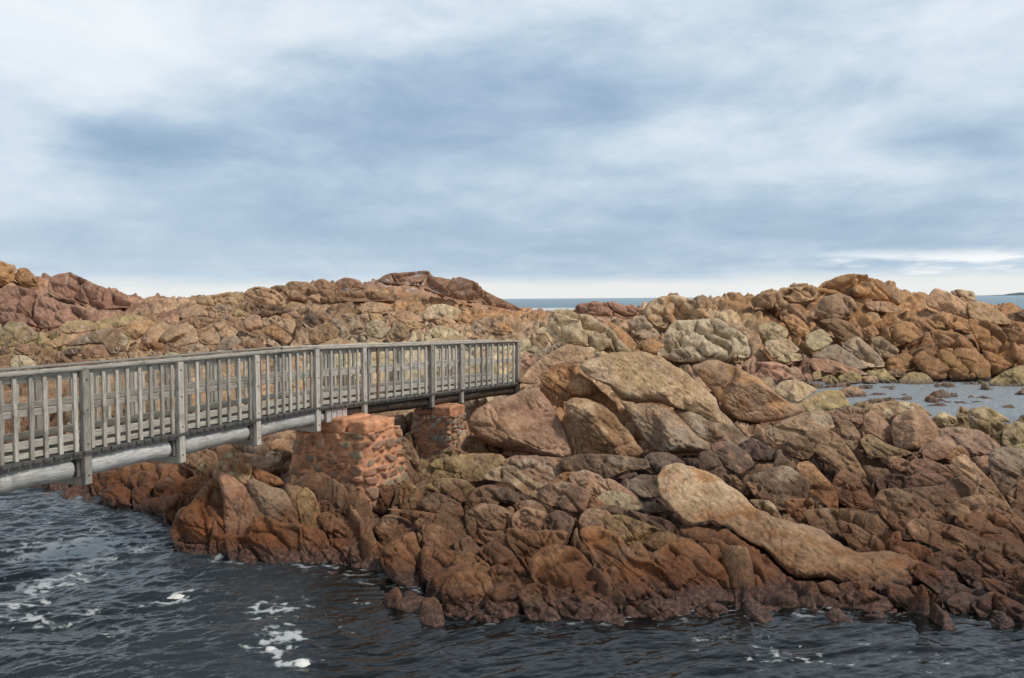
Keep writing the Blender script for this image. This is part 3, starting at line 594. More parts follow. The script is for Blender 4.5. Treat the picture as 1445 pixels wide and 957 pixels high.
7 b o t2=t D=13.4 g=.5 h=1 | tan-topped knobbly brown rock at the foot of the wide stone pier's slope, lower one | 0,472 60,480 130,520 140,572 60,592 0,562
7 b o D=14 g=.4 | brown ribbed rock above the tan-topped knobbly one | 0,422 100,430 180,482 150,522 60,472
7 r o D=12.6 g=.4 T=.6 | rusty sloping rock down at the water left of the brown rounded one | 0,580 60,595 140,600 170,670 130,720 60,720 0,680
7 b s T=.7 D=13.4 g=.6 L=.6 | wide brown slab with fine ledges below the crest | 400,490 500,505 560,500 640,505 620,565 560,585 500,640 460,600 410,560
# ---- foreground, second row
7 v s t2=b T=.8 D=18 g=.35 L=.5 | long olive-brown boulder lying at the foot of the narrow stone pier | -10,222 60,165 180,140 330,140 370,180 330,222 230,262 100,252 10,262
7 b s t2=g T=.7 D=18 L=.5 g=.4 | brown slab in line with the long olive-brown boulder, on its right | 380,182 430,150 560,155 650,165 660,212 580,252 500,212 400,202
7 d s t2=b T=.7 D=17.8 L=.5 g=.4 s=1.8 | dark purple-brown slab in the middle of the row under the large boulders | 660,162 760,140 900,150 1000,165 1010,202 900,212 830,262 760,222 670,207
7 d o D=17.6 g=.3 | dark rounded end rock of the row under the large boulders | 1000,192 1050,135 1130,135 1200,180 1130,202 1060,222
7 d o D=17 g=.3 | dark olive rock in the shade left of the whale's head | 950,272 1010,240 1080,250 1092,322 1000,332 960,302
7 b o t2=v D=16 g=.4 s=1.6 | big brown wavy rock below the long olive-brown boulder | 20,302 80,260 170,265 230,322 200,352 90,347 40,342
7 b o D=15 g=.4 | brown rock in front of the big brown wavy rock | 0,352 60,330 150,372 150,412 20,402
7 g o t2=b D=16 g=.5 | grey-topped rock in the middle of the second row | 290,252 340,212 420,202 460,242 560,292 570,342 470,322 400,272
7 p o D=16.4 g=.3 | small pink rock behind the grey-topped rock | 450,232 500,215 560,252 580,292 520,272
7 b o t2=d D=15.2 g=.4 T=.9 | dark-sided boulder with an orange top in the middle of the second row | 540,332 570,292 650,275 750,312 742,352 730,402 650,392 570,362
7 o o D=16 g=.3 | orange-pink rock lying behind the dark-sided boulder | 580,282 640,232 690,230 692,262 620,282
7 p o t2=g D=16 g=.3 | rounded grey-pink rock behind the tan stone of the second row | 690,242 740,220 800,240 822,282 760,292 700,272
7 t p D=15.4 | small tan cube-like stone beside the dark-sided boulder | 755,312 770,285 830,312 800,342 760,342
7 c s D=15 T=.7 g=.2 s=1.8 | cream and brown striped rock right of the small tan stone | 820,342 870,315 950,332 1000,382 940,392 850,372
7 r p D=14.8 | small rusty stone in front of the small tan cube-like stone | 730,362 780,340 840,392 770,397
7 p s D=16 T=.6 g=.3 | smooth pinkish rock behind the striped cream rock | 820,272 880,265 950,312 990,357 900,322
7 d o D=15.2 g=.5 | dark knobbly rock in front of the grey-topped rock | 345,322 380,300 440,332 460,362 370,352
7 g s D=14.9 T=.5 | flat grey stone at the rim of the small tide pool | 980,372 1060,365 1100,390 1050,402
7 b o D=14.6 g=.4 | brown rock with a notch left of the dark-sided boulder | 440,370 500,360 560,390 570,420 480,410
7 b o D=15.4 g=.5 | brown low rock between the wavy rock and the dark knobbly rock | 210,350 250,300 310,290 350,330 320,375 250,380
7 r o D=19 g=.6 L=.4 | rusty ledge under the broad reddish boulder by the narrow pier | 180,110 210,55 260,62 330,90 380,120 370,150 250,140
7 o o D=19.2 g=.4 L=.5 | orange-brown foot of rock below the broad reddish boulder | 380,130 430,80 520,85 620,120 650,150 560,155 430,150
# ---- left front, around the wide stone pier
E r c t2=k T=.7 D=14.4 g=.5 L=.4 c=.9 | big rust-brown rock face at the left tip of the point, dropping into the water | 20,650 90,500 150,490 190,420 260,340 330,290 400,330 400,520 440,680 360,800 300,850 180,800 60,720
E e o t2=p T=.8 D=13.9 g=.25 n=4 L=.4 | reddish rock with a yellow patch, pressed against the left rock face | 335,280 380,270 450,300 530,370 570,480 600,590 560,680 480,695 420,650 390,560 395,450 370,350
E o o t2=c T=.8 D=15 g=.4 | pale-tipped orange rock standing above the left rock face under the footbridge | 370,150 440,90 510,125 555,190 530,300 450,280 400,255 330,270 350,200
E b o t2=r T=.8 D=15.2 g=.5 | knobbly brown rock left of the pale-tipped orange rock | 210,300 220,240 290,220 360,170 400,250 330,280 260,345 220,330
E g o T=1 D=14.1 g=.12 n=4 L=.4 | smooth grey boulder sitting in front of the wide stone pier | 560,400 570,320 610,310 700,355 790,375 840,470 790,520 700,545 620,570 580,480
E b o D=13.8 g=.3 | small olive-brown stone tucked against the right side of the smooth grey boulder | 780,540 800,480 840,478 890,545 880,600 820,610
E b o D=13.9 g=.4 | brown stone left of the small olive-brown stone under the smooth grey boulder | 650,550 700,530 760,525 800,590 780,615 720,600
E r c t2=b T=.6 D=13.4 g=.4 L=.4 c=1.2 | wide brown rock base under the smooth grey boulder, reaching the water | 590,600 650,560 780,620 900,610 950,700 950,860 800,890 600,880 480,860 440,790 420,700 560,690
E r o D=13.5 g=.4 | leaning rust slab at the foot of the reddish rock with a yellow patch | 320,620 345,580 430,690 440,740 350,800 290,760
E p o D=16.2 g=.2 | smooth pinkish brown rock lying behind the reddish one, under the bridge | 525,130 550,108 640,125 730,170 690,195 570,200
E r o D=15.6 g=.3 | dark red rock with a pointed left end next to the wide pier | 535,210 580,195 650,230 740,270 770,310 680,320 600,305 540,260
E c p D=16.4 | pale square stone at the left side of the wide stone pier | 690,125 715,98 770,105 768,150 720,165
E v p D=16.6 | rounded olive stone left of the pale-tipped orange rock | 195,230 230,175 280,205 270,235 220,245
E r o D=16.2 g=.6 | rusty rubble rock at the shore left of the knobbly brown rock | 100,340 180,300 240,360 230,420 160,430
6 v o t2=o D=14 g=.3 | olive and orange upright rock below the wide stone pier | 300,540 340,500 380,532 420,642 420,702 350,692 310,622
6 r o D=13.5 g=.3 T=.7 | rust-brown face right of the wide rock base, down to the water | 310,702 360,692 430,722 460,832 360,852 320,802
6 b o D=14.2 g=.5 | broken brown block below the wide stone pier, upper one | 390,592 440,560 510,612 470,632 420,622
6 b o D=13.8 g=.4 | tapering brown block under the upper broken block | 420,642 460,622 540,682 580,762 520,752 440,692
6 r s D=13.3 g=.4 T=.6 | rusty layered rock above the water, left of two round rocks | 460,762 540,760 570,802 540,842 480,822
6 b o D=13 g=.3 | left one of two round brown rocks side by side above the water | 580,802 620,770 660,802 640,862 590,852
6 b o D=13 g=.3 | right one of two round brown rocks side by side above the water | 670,802 720,790 750,832 720,882 670,862
6 d s D=14.2 T=.6 | dark upright splinter of rock right of the tapering brown block | 500,582 540,570 600,642 580,662 530,640
6 b o t2=t D=14 g=.3 T=.8 | smooth pale brown boulder in the slope below and between the two piers | 710,692 760,632 850,650 900,702 830,742 760,732
6 r c t2=b T=.7 D=13.2 g=.35 L=.5 | large brown rock bulging above the water below the smooth pale brown boulder | 750,802 830,742 900,720 920,800 1000,862 1060,930 900,950 780,900 745,850
6 b o D=13.8 g=.4 | brown block with a sharp upper edge right of the smooth pale brown boulder | 880,722 950,690 990,772 960,782
6 b o t2=o D=13.6 g=.5 s=1.6 | brown craggy rock with vertical grooves in the slope | 920,682 960,660 1060,720 1110,792 1050,802 970,742
6 b o D=12.8 g=.3 | smooth tan-brown rock right of the craggy grooved rock | 1120,762 1180,740 1230,802 1200,842 1130,802
6 b s t2=o D=14.8 g=.5 L=.8 s=1.6 T=.6 | long thin wavy ledge crossing the slope between the piers | 800,602 950,612 1100,642 1150,722 1080,712 960,642
6 r o t2=v D=15.4 g=.4 | rounded brown rock with mossy left side right of the wide stone pier's foot | 830,502 870,460 940,522 930,592 850,582
6 b o D=15.2 g=.5 | brown cracked rock in the middle of the slope below the narrow pier | 940,562 1020,520 1130,572 1130,622 1000,602
6 v o t2=b D=16.4 g=.4 s=1.4 | olive-brown striped boulder under the narrow pier's boulder | 980,472 1040,432 1150,440 1220,502 1160,522 1060,502
6 b p D=16 | small brown stone left of the olive-brown striped boulder | 910,482 950,460 980,492 930,512
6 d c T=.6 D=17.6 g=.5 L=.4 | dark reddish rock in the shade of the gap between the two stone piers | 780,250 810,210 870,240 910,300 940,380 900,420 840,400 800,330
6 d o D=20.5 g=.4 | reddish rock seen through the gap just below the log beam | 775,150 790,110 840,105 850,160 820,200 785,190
6 r p D=14.6 g=.3 | small dark rock at the right foot of the wide stone pier | 690,490 740,480 770,500 740,520 700,515
# ---- shore under the left part of the footbridge
5 r o D=19 g=.4 | dark rusty rock at the shoreline beneath the left log beam | 480,702 590,690 650,722 600,762 500,760
5 r o D=17.8 g=.5 | wet rusty rock in the water under the footbridge, outermost one | 540,802 600,762 680,792 700,902 620,922 560,870
5 k o D=17.2 g=.5 | wet brown rock next to the outermost wet rock | 690,792 750,780 800,852 800,930 730,940 700,880
5 r o D=17.2 g=.6 | craggy brown rock behind the wet shoreline rocks | 810,762 860,720 920,762 920,822 830,832
5 b o D=18.4 g=.4 | brown rock in shade below the second post from the left | 680,720 740,690 810,700 830,750 760,775
5 o o D=19.5 g=.3 | orange rounded rock just under the log beam, second bay | 620,690 660,655 760,645 815,670 790,705 700,715
5 b o D=19 g=.5 | dark brown rock in the gap under the third bay of the footbridge | 960,600 1040,570 1110,590 1120,650 1040,670 970,650
5 r o D=16.6 g=.5 | rust rock rising left of the big left rock face | 860,850 930,820 1000,850 1010,930 920,950 870,920
# ---- left hill
1 o o D=61 c=1.6 g=.6 | orange-brown rounded block at the top left edge of the view | -20,85 0,72 50,95 75,140 70,180 0,205 -40,200
1 p p D=62 | narrow upright reddish block on the skyline at the left | 50,102 75,93 92,130 76,142
1 o o D=61.5 g=.4 n=6 | angular block with an orange-red top on the left skyline | 80,160 110,110 150,115 190,160 200,202 120,212
1 e c D=63 T=.5 c=2.4 g=.8 L=.7 s=2.6 | pinkish red peak with slanting cracks, highest point of the left hill's middle | 265,230 275,165 330,145 380,135 430,160 520,200 620,240 740,312 600,322 520,322 450,302 340,272
1 e c D=49 T=.35 c=2.2 g=.6 L=1.2 s=3 | pinkish red rock slope with slanting ridges filling the lower left hill | 0,262 60,200 180,230 300,290 450,330 520,382 430,412 250,432 100,402 0,402
1 t o D=55 | tan rounded rock above the pinkish red slope | 20,212 60,187 110,222 40,237
1 v o t2=g D=43 g=.4 | grey-olive boulder with dark hollows at the left edge | 0,462 40,402 120,400 200,462 190,492 100,522 20,532 -20,500
1 t o t2=g D=43 g=.3 T=.8 | long grey-tan boulder at the foot of the pinkish slope | 320,432 360,395 480,390 520,432 440,452 360,462
1 v o t2=t D=42 g=.3 T=.8 L=.6 | longest olive-tan boulder lying across the top of the left rubble | 480,442 530,385 700,360 780,372 740,402 560,442
1 t s D=37 T=.7 L=.7 g=.2 | smooth tan slab left of the pointed grey-brown rock | 250,512 330,470 450,460 470,482 380,512 300,532
1 b s t2=g D=36 T=.8 L=.6 g=.2 n=3 | pointed grey-brown slab leaning up to the right on the left rubble slope | 340,532 500,450 620,430 690,492 660,550 590,572 540,512
1 e o D=34 T=.7 g=.2 | dark purple-brown flat rock under the pointed grey-brown slab | 430,562 480,530 550,520 580,582 500,592
1 o o t2=t D=38 g=.25 n=5 | orange-tan boulder with a cupped face left of the biggest tan boulder | 650,442 720,390 800,390 830,412 780,462 720,492 680,482
1 t o D=37 g=.25 n=6 | angular tan boulder joined to the biggest tan boulder's left side | 760,492 800,430 860,400 920,422 880,472 860,512 790,520
1 t o D=36.5 T=1 g=.15 n=4 | biggest smooth tan boulder on the left rubble slope, flat-faced | 860,482 920,422 1000,405 1040,432 1062,502 980,522 880,512
1 b s D=38.5 L=.7 | brown leaning slab behind the biggest smooth tan boulder | 955,402 1050,370 1150,385 1070,432 1030,420
9 t o D=37.5 g=.2 n=5 | square-faced tan boulder just right of the biggest smooth tan boulder | 420,480 520,432 565,495 555,545 430,540
9 t o D=39 g=.25 | light tan boulder above the square-faced tan boulder | 425,445 580,380 625,415 600,440 520,435
9 t o D=38.5 g=.3 | pale pinkish boulder right of the light tan boulder | 560,470 630,415 695,450 670,490 590,500
9 p o D=41.5 g=.2 n=4 | pinkish brown block with a vertical split in the middle of the left rubble | 285,355 310,290 400,262 470,270 475,345 400,352
9 p p D=41.5 | narrow right half of the split pinkish brown block | 477,345 472,280 520,275 545,320 535,355
9 g o D=35.5 g=.2 T=1 | smooth grey-brown dome near the handrail, left of the brown conical one | 545,575 600,500 680,485 718,530 680,580 600,590
9 b o D=35 g=.3 | brown conical boulder touching the handrail top | 725,545 790,510 850,505 920,590 800,605
9 g p D=34.5 | rounded pale grey stone right of the brown conical boulder | 905,550 950,518 1010,560 990,590 920,592
9 p o D=37.5 g=.2 | tall rounded pinkish boulder in the centre of the left rubble | 745,380 800,335 860,345 875,420 850,470 760,440
9 o o t2=t D=36.5 g=.3 | broad orange-brown boulder right of the tall rounded pinkish one | 880,450 930,418 1000,425 1090,500 1050,540 960,490
9 t o D=38 g=.2 | blocky tan boulder with a dark underside above the broad orange-brown one | 985,400 1040,362 1110,380 1112,420 1090,470 1040,440
9 t p D=38.5 | small tan block left of the blocky one with a dark underside | 920,360 975,340 1015,365 960,412 925,400
9 t p D=38 | small upright tan stone right of the tall rounded pinkish boulder | 872,370 905,355 930,400 900,425 880,415
9 d o D=38.5 g=.2 T=1 | dark round boulder right of the centre of the left rubble | 1175,370 1220,325 1275,335 1285,390 1240,425
9 b o D=39.5 g=.3 | brown boulder with a pale top right of the dark round boulder | 1275,330 1330,310 1380,350 1360,400 1300,390
9 g o D=36.5 g=.3 | dark grey boulder below the dark round boulder, near the bridge bend | 1310,450 1330,390 1390,410 1400,500 1340,515
9 b o D=36 g=.5 | brown cracked boulder below the dark round boulder | 1220,510 1230,440 1300,450 1335,520 1250,555
9 p p D=40 | small pinkish stone above the blocky tan boulder | 1075,325 1120,308 1150,340 1100,360
9 o p D=39.5 | small orange stone next to the small pinkish stone | 1015,345 1060,330 1090,362 1040,368
9 t o D=50 g=.5 c=1.5 | broad tan-olive crest rock in the notch between the left hill and the headland | 405,240 430,200 520,190 640,168 740,180 770,220 680,260 560,270 450,260
9 t o D=48.5 c=1.6 g=.8 | tan cliff with a vertical face left of the red headland | 750,180 800,140 870,130 960,150 1040,220 1020,260 920,270 800,215
9 p o D=46 g=.5 | pinkish lump under the broad tan-olive crest rock | 580,250 610,205 670,208 690,250 640,262
9 b c D=45 c=1.2 g=1.2 | brown broken face under the tan cliff with a vertical face | 770,300 790,210 900,270 940,250 1090,300 1030,320 940,330 920,350 850,340
9 v o D=44 g=.5 | olive-grey boulder in the upper left rubble | 660,340 690,290 780,325 760,345
9 g o D=43.5 | grey rock at the left above the tall rounded pinkish boulder | 530,280 570,255 640,270 660,300 600,320
9 b s D=38 g=.4 | brown slab pointing left under the pinkish split block | 280,390 330,350 480,352 530,375 410,425
9 g s D=35 g=.3 | grey flat rock under the square-faced tan boulder, close to the handrail | 325,580 360,552 440,550 485,590 460,625 340,615
9 b o D=34.5 g=.5 | orange-stained dark rocks under the biggest smooth tan boulder | 170,580 190,540 260,550 320,590 300,630 200,615
9 c p D=33.5 | cream stone right above the handrail below the grey flat rock | 525,625 560,590 630,600 655,622
9 p p D=34.5 | small pink stone left of the brown conical boulder at the rail | 650,580 700,553 745,590 720,605
9 c p D=33 | cream stone directly above the handrail at the left rubble | 170,640 190,605 260,615 300,655 220,665
A c o D=32 T=1 g=.2 | round cream boulder like a loaf just above the handrail at the left | 90,880 130,825 210,822 280,870 305,930 200,950 120,940
A t p D=32.5 | upright yellowish stone above the handrail, left of a matching one | 985,860 1010,800 1060,800 1080,860 1060,890 1000,890
A t p D=32.5 | broad yellowish stone with a knob, above the handrail | 1130,860 1150,770 1200,790 1250,840 1240,875 1150,880
A v p D=31.5 | low pale olive stone on the handrail line between the loaf and the yellowish stones | 870,885 900,838 950,840 980,890
A b o D=32.5 g=.5 | brown lumpy rock right of the round cream boulder | 335,925 350,870 450,850 470,920
A b o D=32.5 g=.5 | twin-humped brown rock at the left, just above the handrail | 455,915 470,840 540,825 620,880 615,915 540,922
A b s D=36 g=.4 | brown ledge rock below the grey-olive boulder at the left | 120,790 150,735 290,720 345,775 250,815 150,810
A b s D=37 g=.4 | low brown rock at the left edge over the handrail | 0,790 20,740 80,765 75,800 0,815
A d s D=34 g=.4 | dark thin ledge right of the twin-humped brown rock | 520,790 600,755 690,770 670,800 560,805
A g o D=34.5 g=.4 | grey stone block under the tip of the pointed grey-brown slab | 940,760 960,715 1060,730 1065,765 990,800 945,795
A r p D=34.5 | rusty round stone below the orange-tan cupped boulder | 1175,750 1200,705 1250,715 1260,770 1200,775
A r p D=34.5 | rusty oblong stone under the angular tan boulder | 1270,750 1300,705 1380,730 1370,780 1300,780
# ---- central headland
2 b o D=65 | small brown block at the left of the row on the headland crest | 80,132 110,120 145,122 150,150 115,152
2 b o D=65 g=.4 | wide brown block on the headland crest, second of the row | 145,130 180,100 270,105 310,140 230,157 150,157
2 e o D=65 g=.3 | rounded reddish block on the headland crest, third of the row | 305,132 315,95 350,88 420,130 390,147 320,147
2 e o D=65 g=.3 | largest rounded reddish block at the right of the row on the crest | 415,102 460,80 530,95 550,132 480,152 420,142
2 e c D=66 T=.4 c=1.6 g=1 s=2.4 | jagged reddish cap rock on the highest part of the headland | 630,92 680,60 770,55 870,45 895,77 800,112 720,112 640,102
2 b s D=62 T=.5 g=.6 s=2 c=2.4 | long layered red-brown ledge below the row of crest blocks | 130,165 240,150 400,150 560,150 740,170 700,195 500,200 320,205 180,200
2 e s D=64 T=.4 g=.5 s=3 c=3 L=1.1 | smooth dark red shoulder of the headland sloping down to the sea | 890,75 1020,95 1100,110 1230,180 1360,240 1300,240 1150,210 1000,180 860,130
2 t o D=44 g=.3 | tan boulder on the rubble below the headland's layered ledge | 525,242 570,205 650,210 700,242 620,257 560,262
2 t o D=41 g=.3 | long tan boulder in the middle of the centre rubble | 690,262 780,250 840,280 850,302 760,312
2 g o D=37.5 g=.4 T=1 | big grey rounded boulder in the centre rubble above the handrail | 560,332 600,295 660,310 680,352 640,392 580,372
2 b o D=36.5 g=.5 | brown cracked boulder right of the big grey rounded one | 680,352 740,310 790,372 740,402 690,392
2 g o D=38 g=.3 | grey oval boulder left of the big grey rounded one | 480,312 530,300 555,352 510,362
2 g p D=39 | small grey stone above the grey oval boulder | 440,272 490,260 510,302 470,312
2 t p D=39 | small tan stone above the big grey rounded boulder | 580,262 640,270 660,302 600,302
2 g p D=40 | tiny grey stone between the small grey and the small tan stone | 535,272 570,260 580,302 545,307
2 b o D=36 g=.5 | grey-brown jumbled boulder above the bend of the handrail | 340,332 380,310 430,352 400,402 340,392
2 t o D=34 T=.9 g=.15 L=.7 | broad cream boulder peeping over the handrail at the bridge bend | 310,432 390,397 440,390 530,420 460,440
2 c o D=33.5 T=.8 g=.15 L=.7 | low cream boulder along the handrail below the broad cream one | 810,420 900,392 1060,377 1080,410 900,425
2 t p D=42 | small tan lump left of the big pale yellow boulder | 770,300 820,305 860,320 830,340 780,330
2 o p D=45 | small orange lump right of the sea-facing rubble | 1240,322 1290,305 1310,352 1260,350
2 g o D=38.5 g=.5 | grey slanted rock in the left part of the centre rubble | 390,300 430,290 480,360 450,390 410,360
# ---- cream boulders seen through the balusters
N c o f=1 D=31 T=.8 g=.15 | big cream boulder seen through the balusters right after the bridge bend | 455,500 480,487 530,484 560,500 556,560 500,575 450,560
N c o f=1 D=30 T=.8 g=.15 | second big cream boulder seen through the balusters, in the middle of the right span | 560,500 590,488 640,486 668,505 672,560 610,585 560,565
N c o f=1 D=29.5 g=.2 | cream boulder behind the last balusters before the end post | 676,512 700,498 726,510 732,548 690,565
N t o f=1 D=29 T=.8 g=.25 | tan boulder seen through the balusters left of the bridge bend | 380,530 410,510 440,515 450,570 400,590 376,570
N t o f=1 D=28 g=.3 | warm tan boulder behind the balusters of the third bay | 300,545 340,520 375,535 370,590 320,605 296,580
N o o f=1 D=27 g=.4 | orange-tan rock behind the balusters of the second bay | 225,560 260,540 295,560 285,610 235,620
N b o f=1 D=27 g=.4 | brown rock behind the balusters of the second bay, left part | 150,570 185,550 220,570 212,610 160,615
N t o f=1 D=27 g=.4 | tan rock behind the balusters of the leftmost bay | 10,590 50,560 90,575 88,620 30,632
N c o f=1 D=26.5 g=.3 | small cream block low behind the balusters near the wide pier | 440,570 480,560 515,570 510,590 450,592
"""
# ------------------------------------------------------------------ individual rocks
CROPS = {'1': (0, 350, .26298), '2': (360, 370, .27682), '3': (700, 380, .27162), '4': (1060, 370, .28205), '5': (0, 480, .27162), '6': (340, 560, .27162),
         '7': (600, 600, .30303), '8': (1000, 580, .32387), '9': (200, 380, .19377), 'A': (0, 365, .16713), 'B': (240, 480, .18809), 'C': (720, 400, .13841),
         'D': (1240, 600, .16721), 'E': (240, 620, .19861), 'N': (0, 0, 1.0)}

def poly_sd(P, X, Y):
    """signed distance to polygon P (positive inside) and the nearest boundary point"""
    A = P; B = np.roll(P, -1, 0); best = np.full(X.shape, 1e18); nx = np.zeros(X.shape); ny = np.zeros(X.shape); ins = np.zeros(X.shape, bool)
    for a, b in zip(A, B):
        d = b - a; L = d @ d + 1e-12
        t = np.clip(((X - a[0]) * d[0] + (Y - a[1]) * d[1]) / L, 0, 1)
        qx = a[0] + t * d[0]; qy = a[1] + t * d[1]; dd = (X - qx) ** 2 + (Y - qy) ** 2
        m = dd < best; best = np.where(m, dd, best); nx = np.where(m, qx, nx); ny = np.where(m, qy, ny)
        if a[1] != b[1]:
            c = ((a[1] > Y) != (b[1] > Y)) & (X < (b[0] - a[0]) * (Y - a[1]) / (b[1] - a[1]) + a[0]); ins ^= c
    s = np.sqrt(best); return np.where(ins, s, -s), nx, ny

def chaikin(P, n=2, w=.25):
    for _ in range(n):
        Q = np.roll(P, -1, 0); P = np.stack([P * (1 - w) + Q * w, P * w + Q * (1 - w)], 1).reshape(-1, 2)
    return P

DEBUG = False
CELL = 2.4
DEPTH = np.full((420, 640), 1e9)           # nearest rock surface on each sight line: the ground is laid under the rocks
def make_rock(name, poly, tone, label, cat, par, seed):
    rng = np.random.RandomState(seed)
    P = np.array(poly, float)
    area = .5 * abs(np.sum(P[:, 0] * np.roll(P[:, 1], -1) - P[:, 1] * np.roll(P[:, 0], -1)))
    cx, cy = P.mean(0); y0, y1 = P[:, 1].min(), P[:, 1].max(); hpx = y1 - y0
    # stands on the ground at its foot and leans back a little less than the slope behind it
    yb = y1 - .10 * hpx
    xb = P[:, 0][P[:, 1] > y1 - .3 * hpx].mean()
    hd = hit(xb, yb) or hit(cx, y1)
    D0 = par.get('D') or hd or 60.0
    if hd and not par.get('f'): D0 = hd
    if not hd: yb = y0 + .62 * hpx
    m = D0 / F_PX
    lean = par.get('L')
    Da = hit(cx, y0 + .12 * hpx)
    if hd and Da and Da - hd < .35 * hd:
        slope = (Da - hd) / (.78 * hpx * m)
        lean = float(np.clip(slope * (.68 if D0 < 21 else .55), .15, 1.05))
    elif lean is None: lean = .6
    lean = par.get('l', lean)
    D0 -= .006 * D0
    zb = at(cx, y1, D0)[2]
    if zb < .45 and D0 < 24:                            # foot carried down below the water
        P[:, 1] += np.clip((P[:, 1] - (y0 + .6 * hpx)) / (.4 * hpx), 0, 1) * 17
    P = P.mean(0) + (P - P.mean(0)) * (1 + par.get('x', 9.0 if D0 < 16.5 else 6.0 if D0 < 21 else 2.4) / math.sqrt(area) + (.03 if 'x' not in par else 0)); P = chaikin(P, 2, par.get('w', .15))
    step = float(np.clip(math.sqrt(area) / 22, .75, 1.25)) if area < 3000 else 1.3
    # roughen the outline
    sz = math.sqrt(area)
    X0, Y0 = P.min(0) - 2 * step; X1, Y1 = P.max(0) + 2 * step
    xs = np.arange(X0, X1 + step, step); ys = np.arange(Y1, Y0 - step, -step)
    X, Y = np.meshgrid(xs, ys)
    w3 = np.stack([X.ravel() / sz * 5, Y.ravel() / sz * 5, np.full(X.size, seed * 3.7)], 1)
    wx = (fbm(w3, 3, seed) * sz * .05).reshape(X.shape); wy = (fbm(w3 + 50, 3, seed + 5) * sz * .05).reshape(X.shape)
    sd, nx, ny = poly_sd(P, X + wx, Y + wy)
    nx = nx - wx; ny = ny - wy
    keep = sd > -step * .8
    cell = keep[:-1, :-1] & keep[:-1, 1:] & keep[1:, 1:] & keep[1:, :-1]
    if cell.sum() < 6: return None
    used = np.zeros_like(keep); cnt = np.zeros(keep.shape, int)
    for a in (slice(0, -1), slice(1, None)):
        for b in (slice(0, -1), slice(1, None)): used[a, b] |= cell; cnt[a, b] += cell
    border = used & (cnt < 4)
    snap = used & (sd < 0)
    X = np.where(snap, nx, X); Y = np.where(snap, ny, Y)
    d = np.clip(sd, 0, None); d[border] = 0
    inr = d.max(); R = inr * par.get('R', .82 if D0 > 16.5 else .62)
    dn = np.clip(d / R, 0, 1); pw = par.get('p', 2.2)
    prof = (1 - (1 - dn) ** pw) ** (1 / pw)
    T = inr * m * par.get('T', 1.0) * (1.4 if D0 > 16.5 else 1.2)
    # broken faces: a few random planes meeting softly
    lx = (X - cx) / inr; ly = -(Y - cy) / inr
    f = prof.copy(); ks = par.get('k', 20.)
    acc = np.exp(-ks * prof)
    npl = int(par.get('n', 6))
    for i in range(npl):
        gx, gy = rng.normal(0, .5), rng.normal(-.05, .5) ; h0 = rng.uniform(.6, 1.1)
        pl = h0 + gx * lx + gy * ly
        acc = acc + np.exp(-ks * np.clip(pl, -2, 3))
    f = -np.log(acc) / ks + math.log(1 + npl * .10) / ks
    f = np.clip(f, .25 * prof, 1.15 * prof)
    z = T * f
    ly_m = -(Y - yb) * m
    Pf = at(X, Y, D0 + lean * ly_m - z)
    Nf = normals(Pf); s_ = np.sign((Nf * (CAM - Pf)).sum(-1, keepdims=True)); s_[s_ == 0] = 1; Nf = Nf * s_
    p = Pf.reshape(-1, 3).astype(np.float32); q = p @ DIP.T.astype(np.float32)
    S = max(inr * m, .12)
    h = fbm(p / S * 1.1 + seed, 4, seed) * S * .15 + fbm(p / S * 3.7 + seed, 4, seed + 2, .6, True) * S * .05 * par.get('v', 1) + fbm(p * 6 + seed, 3, 77) * .022 + fbm(p * 22, 2, 78) * .007 * min(1, S * 4)
    h += fbm((q / np.array([1.2, .8, .16]) / max(.45, S * .8)).astype(np.float32), 3, 61, ridged=True) * S * .055 * par.get('s', 1) * (2.2 if D0 < 16.5 else 1.5 if D0 < 21 else 1)
    crack = np.zeros(len(p))
    cs = par.get('c', max(.5, S * 1.15))
    ww = np.stack([perlin(p / cs * 1.3, 83), perlin(p / cs * 1.3, 84), perlin(p / cs * 1.3, 85)], 1) * .16
    f1, f2, rv, ov = voronoi(q / cs / np.array([1.5, 1.1, .75], np.float32) + seed * 1.37 * ('c' not in par) + ww, 5)
    g = np.exp(-((f2 - f1) / max(.045, 1.2 * m / cs)) ** 2); rnd = (1 - np.exp(-(f2 - f1) * 7))
    ca = par.get('g', .5) * 1.15
    h += (rnd - .75) * .07 * cs * ca + ((rv[:, 0] - .5) * .22 + (ov * (rv - .5)).sum(1) * .55) * cs * ca * .8 - g * .20 * cs * ca
    e1, e2, ev, eo = voronoi(q / (cs * .42) / np.array([1.6, 1.1, .7], np.float32) + seed * .77, 25)
    h += ((ev[:, 0] - .5) * .16 + (eo * (ev - .5)).sum(1) * .55 - np.exp(-((e2 - e1) / max(.06, 1.2 * m / cs / .42)) ** 2) * .13) * cs * .42 * min(1.0, ca * 1.6)
    # small pits
    if par.get('h'):
        v1, v2, vr, vo = voronoi(p * 8 * np.array([.7, 1, 1.3], np.float32) + np.stack([perlin(p * 9, 3)] * 3, 1) * .5, 15); hole = sstep(.32, .12, v1) * (vr[:, 0] > .80); h -= hole * .05 * par['h']
    fade = np.clip(dn.reshape(-1) * 3.5, .0, 1)
    p = p + Nf.reshape(-1, 3) * (h * fade)[:, None]
    rel = p[used.ravel()].astype(float) - CAM
    dep = rel @ fwd; qx = 722.5 + F_PX * (rel @ right) / dep; qy = 478.5 - F_PX * (rel @ upv) / dep
    ci = np.clip((qx / CELL).astype(int) + 20, 0, 639); cj = np.clip((qy / CELL).astype(int), 0, 419)
    np.minimum.at(DEPTH, (cj, ci), rel[:, 1])
    # back: a plain rounded belly, buried in the ground behind
    Pb = at(X, Y, D0 + lean * ly_m + T * prof * par.get('B', .9)).reshape(-1, 3)
    ids = np.full(X.size, -1); uf = used.ravel(); nfv = uf.sum(); ids[uf] = np.arange(nfv)
